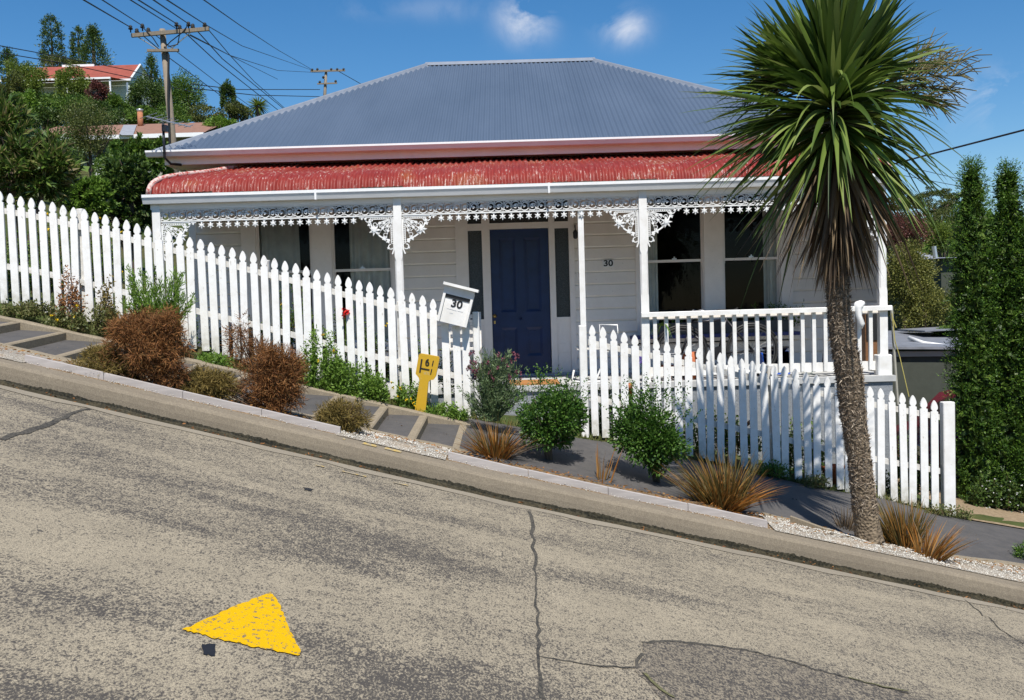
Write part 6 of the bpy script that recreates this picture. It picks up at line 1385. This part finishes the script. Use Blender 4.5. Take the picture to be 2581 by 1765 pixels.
wire('second black wire from the left, reaching the big pole crossarm', [(200, -38, 16), (258, 0, 18), (359, 65, Yp - .2)], .013)
wire('black wire passing just behind the middle of the big crossarm', [(270, -38, 16), (329, 0, 18), (447, 74, Yp + .4), (700, 200, 60)], .013)
wire('black wire reaching the insulator right of the big pole top', [(290, -38, 16), (349, 0, 18), (445, 60, Yp - .2)], .015)
wire('black wire reaching the next insulator right of the big pole top', [(330, -36, 16), (387, 0, 18), (475, 60, Yp - .2)], .015)
wire('black wire from the right tip of the crossarm to the far pole', [(370, -34, 16), (421, 0, 18), (516, 61, Yp - .2), (610, 116, 45), (783, 176, 87.8)], .015)
wire('black wire crossing the open sky to the distant pole', [(440, -52, 22), (514, 0, 26), (605, 64, 40), (700, 126, 62), (787, 176, 87.8)], .018)
wire('wire running from under the left crossarm down behind the roof', [(345, 77, Yp - .2), (425, 145, 34), (566, 248, 44), (690, 330, 55)], .016)
wire('wire sloping down right from the left part of the pole', [(374, 75, Yp - .2), (445, 130, 33), (560, 218, 42), (690, 310, 55)], .013)
wire('wire sloping down behind the roof from the pole middle', [(453, 70, Yp - .2), (545, 155, 38), (700, 277, 52), (760, 325, 60)], .018)
wire('wire sloping steeply behind the roof from right of the pole', [(486, 66, Yp - .2), (560, 148, 38), (700, 262, 52), (760, 312, 60)], .018)
wire('lowest right wire curving down behind the roof', [(516, 64, Yp - .2), (580, 140, 38), (640, 205, 46), (720, 275, 54)], .015)
wire('thin sagging wire from the crossarm to the distant pole middle', [(480, 88, Yp), (580, 140, 45), (700, 178, 66), (815, 184, 87.8)], .016)
wire('thin wire near the skyline running into the distant pole', [(480, 212, 60), (600, 226, 70), (806, 226, 88)], .03)
wire('lower thin wire near the skyline left of the distant pole', [(480, 222, 60), (640, 240, 70), (806, 244, 88)], .03)
wire('thin wire leaving the distant pole toward the right', [(850, 178, 87.8), (910, 212, 95), (990, 238, 100)], .03)
wire('thin wires crossing in front of the red roof from the left edge', [(-20, 112, 50), (100, 134, 56), (330, 178, 62), (480, 222, 66)], .025)
wire('thicker low wire crossing the hill trees from the left edge', [(-20, 130, 50), (150, 158, 56), (330, 196, 62), (520, 240, 66)], .025)
wire('black service wire from the cottage eave to the right edge', [(2170, 436, 13.3), (2330, 393, 12), (2581, 328, 10.5), (2800, 268, 9)], .011)
wire('thin distant wire in the sky above the clipped conifers', [(2200, 400, 80), (2420, 452, 85), (2640, 500, 90)], .025)
wire('second thin distant wire above the clipped conifers', [(2200, 428, 80), (2420, 470, 85), (2640, 512, 90)], .025)
# ---- garage, cars, far houses on the right
Yg_ = 15.2; A, B = at(2238, 1010, Yg_), at(2620, 1010, Yg_); zt = at(2300, 880, Yg_).z; g = empty('garage', (A.x + 1, Yg_, A.z - .8), 'dark olive garage with flat grey sheet roof right of the cottage', 'garage')
k = MB(); k.box(A.x - .35, B.x, Yg_, Yg_ + 3.4, A.z - 1.4, zt); k.build('wall', M['shed'], g)
k = MB(); zt2 = at(2238, 862, Yg_).z; k.add([(A.x - .5, Yg_ - .12, zt + .07), (B.x, Yg_ - .12, zt - .02), (B.x, Yg_ + 3.6, zt + .14), (A.x - .5, Yg_ + 3.6, zt + .22), (A.x - .5, Yg_ - .12, zt + .03), (B.x, Yg_ - .12, zt - .06), (B.x, Yg_ + 3.6, zt + .1), (A.x - .5, Yg_ + 3.6, zt + .18)], [(0, 1, 2, 3), (7, 6, 5, 4), (0, 4, 5, 1), (1, 5, 6, 2), (2, 6, 7, 3), (3, 7, 4, 0)]); k.build('roof', M['shedroof'], g)
k = MB(); k.box(A.x - .4, B.x, Yg_ - .04, Yg_ - .003, zt - .10, zt - .02, -.05); k.build('fascia', M['greywall'], g)
k = MB(); k.tube([at(2292, 852, Yg_ + 1), at(2330, 866, Yg_ + .6), at(2405, 876, Yg_ + .3)], .035, 7); tag(k.build('drain_pipe', M['pvc'], None, True), 'pale pipe lying on the garage roof', 'pipe')
# maroon car behind the fence end
cx0 = at(2322, 1100, 13.4).x; zc_ = at(2400, 998, 13.4).z; gzc = zc_ - 1.42; car = empty('parked_car', (cx0 + 1.6, 14.0, gzc), 'maroon car parked behind the end of the right fence', 'car')
k = MB(); S = [(0, .30, .62), (.06, .27, .82), (.35, .22, .92), (1.05, .2, .98), (1.3, .2, 1.0), (2.7, .2, 1.02), (3.6, .22, .95), (3.9, .27, .75), (3.95, .3, .5)]
rs = []
for (x, zb_, zt_) in S: rs.append([(cx0 + x, 13.25 + y_, gzc + z_) for y_, z_ in ((.08, zb_), (0, zb_ + .12), (.02, (zb_ + zt_) / 2 + .1), (.10, zt_), (1.5, zt_), (1.60, (zb_ + zt_) / 2 + .1), (1.62, zb_ + .12), (1.54, zb_))])
k.rings(rs); bo = k.build('body', M['red_car'], car, True); k = MB(); T_ = [(.35, .93), (.75, 1.36), (1.0, 1.42), (2.6, 1.42), (2.9, 1.36), (3.3, .98)]
k.rings([[(cx0 + x, 13.25 + y_, gzc + z_) for y_, z_ in ((.10, .9), (.14 + .22 * (zt_ - .93), zt_ - .05), (.20 + .26 * (zt_ - .93), zt_), (1.42 - .26 * (zt_ - .93), zt_), (1.48 - .22 * (zt_ - .93), zt_ - .05), (1.52, .9))] for x, zt_ in T_]); k.build('cabin', M['red_car'], car, True)
k = MB()
for (a_, b_, c_, d_) in ((.62, 1.45, .80, 1.42), (1.53, 2.35, 1.53, 2.35), (2.43, 3.02, 2.43, 2.85)): k.add([(cx0 + a_, 13.30, gzc + 1.0), (cx0 + b_, 13.30, gzc + 1.0), (cx0 + d_, 13.40, gzc + 1.32), (cx0 + c_, 13.40, gzc + 1.32)], [(0, 1, 2, 3)])
k.build('window', M['frost'], car)
for x in (.8, 3.15):
    for y_ in (13.27, 14.7): k = MB(); k.rings([[(cx0 + x + rr * math.cos(a_), y_ + o_, gzc + .30 + rr * math.sin(a_)) for a_ in np.linspace(0, 2 * math.pi, 21)[:-1]] for rr, o_ in ((.001, -.03), (.2, -.03), (.3, -.02), (.3, .16), (.001, .16))]); k.build('wheel', M['rubber'], car)
k = MB(); k.box(cx0 - .03, cx0 + .02, 13.35, 13.6, gzc + .62, gzc + .75); k.build('headlight', M['alu'], car)
def farhouse(label, px0, px1, pyt, pye, pyb, Y, mr, mw, name='far_house', hip=.3):
    a, b = at(px0, pye, Y), at(px1, pye, Y); zt_ = at((px0 + px1) / 2, pyt, Y).z; zb_ = at(px0, pyb, Y).z; root = empty(name, ((a.x + b.x) / 2, Y, zb_), label, 'house', None); w_ = b.x - a.x; D_ = 6
    k = MB(); k.add([(a.x, Y - .3, a.z), (b.x, Y - .3, a.z), (b.x, Y + D_, a.z), (a.x, Y + D_, a.z), (a.x + w_ * hip, Y + D_ / 2, zt_), (b.x - w_ * hip, Y + D_ / 2, zt_)], [(0, 1, 5, 4), (1, 2, 5), (2, 3, 4, 5), (3, 0, 4), (0, 3, 2, 1)]); k.build('roof', M[mr], root)
    k = MB(); k.box(a.x + .2, b.x - .2, Y, Y + D_ - .3, zb_ - 3, a.z - .02); k.build('wall', M[mw], root); return root
h1 = farhouse('pale house with grey pyramid roof below the copper tree', 2312, 2380, 617, 658, 668, 48, 'slate', 'iron', hip=.4); h2 = farhouse('dark shed with grey hipped roof beside the clipped conifers', 2358, 2480, 640, 652, 695, 36, 'slate', 'shed', 'far_shed')
p = at(2362, 645, 36.5); k = MB(); k.tube([(p.x, 36.5, p.z - .5), (p.x - .12, 36.5, p.z + .35)], .09, 7); k.build('flue', M['alu'], h2)
def smallcar(label, px, py, Y, m, L_=3.6):
    p = at(px, py, Y); root = empty('distant_car', (p.x, Y, p.z - 1.3), label, 'car', None); k = MB(); x0 = p.x - L_ / 2; z0 = p.z - 1.35
    k.rings([[(x0 + x, Y + y_, z0 + z_) for y_, z_ in ((0, .3), (0, .75 * h_ + .1), (.1, .85 * h_ + .1), (1.5, .85 * h_ + .1), (1.6, .75 * h_ + .1), (1.6, .3))] for x, h_ in ((0, .7), (.3, .95), (3.2, 1), (3.6, .75))]); k.build('body', M[m], root, True)
    k = MB(); k.rings([[(x0 + x, Y + y_, z0 + z_) for y_, z_ in ((.1, .9), (.2, zt_), (1.4, zt_), (1.5, .9))] for x, zt_ in ((.5, .95), (1.0, 1.4), (2.4, 1.42), (3.0, .95))]); k.build('cabin', M[m], root, True)
    k = MB(); k.add([(x0 + .85, Y + .1, z0 + .97), (x0 + 2.7, Y + .1, z0 + .97), (x0 + 2.4, Y + .17, z0 + 1.3), (x0 + 1.1, Y + .17, z0 + 1.3)], [(0, 1, 2, 3)]); k.build('window', M['frost'], root)
    for x in (.7, 2.9): k = MB(); k.rings([[(x0 + x + rr * math.cos(a_), Y + o_, z0 + .3 + rr * math.sin(a_)) for a_ in np.linspace(0, 2 * math.pi, 15)[:-1]] for rr, o_ in ((.001, -.03), (.3, -.02), (.3, .16), (.001, .16))]); k.build('wheel', M['rubber'], root)
smallcar('bright red car half hidden behind the clipped conifers', 2432, 694, 62, 'red'); smallcar('lower bright red car behind the olive tree', 2442, 730, 52, 'red')
p = at(2390, 832, 17); k = MB(); k.box(p.x - .4, p.x + .8, 17, 18.2, p.z - .02, p.z, .03); tag(k.build('tin_sheet', M['shedroof']), 'pale tin roof sheet beside the garage roof', 'roof sheet')
# ------------------------------------------------------------------ LIGHT, SKY, CAMERA
sd = Vector((.12, -1.0, 1.72)).normalized()
sl_ = bpy.data.lights.new('sun', 'SUN'); so = bpy.data.objects.new('sun', sl_); col.objects.link(so); sl_.energy = 4.6; sl_.angle = R(.5); sl_.color = (1, .955, .88)
so.rotation_euler = sd.to_track_quat('Z', 'Y').to_euler(); so.location = (10, -20, 30)
w = bpy.data.worlds.new('World'); scene.world = w; w.use_nodes = True; nt = w.node_tree; nt.nodes.clear()
N = nt.nodes.new; Lk = nt.links.new
sky = N('ShaderNodeTexSky'); sky.sky_type = 'NISHITA'; sky.sun_disc = False; sky.sun_elevation = math.asin(sd.z); sky.sun_rotation = math.atan2(sd.x, sd.y); sky.altitude = 200; sky.air_density = 1.0; sky.dust_density = .15; sky.ozone_density = 4.0
hs = N('ShaderNodeHueSaturation'); hs.inputs['Saturation'].default_value = 1.3; hs.inputs['Value'].default_value = 1; Lk(sky.outputs[0], hs.inputs['Color'])
geo = N('ShaderNodeTexCoord'); cur = hs.outputs[0]
def M2(op, a, b=None, c_=None):
    x = N('ShaderNodeMath'); x.operation = op; x.use_clamp = False
    for i, v in enumerate((a, b, c_)):
        if v is None: continue
        if hasattr(v, 'links'): Lk(v, x.inputs[i])
        else: x.inputs[i].default_value = v
    return x.outputs[0]
nz = N('ShaderNodeTexNoise'); nz.inputs['Scale'].default_value = 13; nz.inputs['Detail'].default_value = 7; nz.inputs['Roughness'].default_value = .6; nz.inputs['Distortion'].default_value = .6; Lk(geo.outputs['Generated'], nz.inputs['Vector'])
acc = None
for (px, py, ax, ay, amp) in ((1325, 45, 62, 55, .95), (1572, 68, 58, 42, .8), (2510, 245, 100, 55, .7), (1100, 22, 120, 30, .14), (930, 25, 80, 30, .12), (870, -60, 300, 40, .05)):
    d0 = ray(px, py).normalized(); r_ = rot @ Vector((1, 0, 0)); u_ = rot @ Vector((0, 1, 0)); r_ = (r_ - d0 * r_.dot(d0)).normalized(); u_ = (u_ - d0 * u_.dot(d0)).normalized()
    vals = []
    for vec, ext in ((r_, ax / F), (u_, ay / F)):
        dp = N('ShaderNodeVectorMath'); dp.operation = 'DOT_PRODUCT'; Lk(geo.outputs['Generated'], dp.inputs[0]); dp.inputs[1].default_value = vec; q_ = M2('DIVIDE', dp.outputs['Value'], ext); vals.append(M2('MULTIPLY', q_, q_))
    e = M2('EXPONENT', M2('MULTIPLY', M2('ADD', vals[0], vals[1]), -1.3)); fw = N('ShaderNodeVectorMath'); fw.operation = 'DOT_PRODUCT'; Lk(geo.outputs['Generated'], fw.inputs[0]); fw.inputs[1].default_value = d0
    e = M2('MULTIPLY', M2('MULTIPLY', e, M2('GREATER_THAN', fw.outputs['Value'], 0)), amp); acc = e if acc is None else M2('ADD', acc, e)
nr = N('ShaderNodeMapRange'); nr.inputs['From Min'].default_value = .42; nr.inputs['From Max'].default_value = .62; Lk(nz.outputs['Fac'], nr.inputs['Value'])
fac = M2('MULTIPLY', acc, nr.outputs[0])
mx = N('ShaderNodeMix'); mx.data_type = 'RGBA'; Lk(fac, mx.inputs[0]); Lk(cur, mx.inputs[6]); mx.inputs[7].default_value = (7.0, 7.3, 8.0, 1)
bg = N('ShaderNodeBackground'); bg.inputs['Strength'].default_value = .084; Lk(mx.outputs[2], bg.inputs['Color']); out = N('ShaderNodeOutputWorld'); Lk(bg.outputs[0], out.inputs[0])
vs_ = scene.view_settings; vs_.view_transform = 'Standard'; vs_.look = 'None'; vs_.exposure = .48; vs_.gamma = 1
scene.cycles.max_bounces = 6; scene.cycles.transparent_max_bounces = 12; scene.cycles.caustics_reflective = False; scene.cycles.caustics_refractive = False
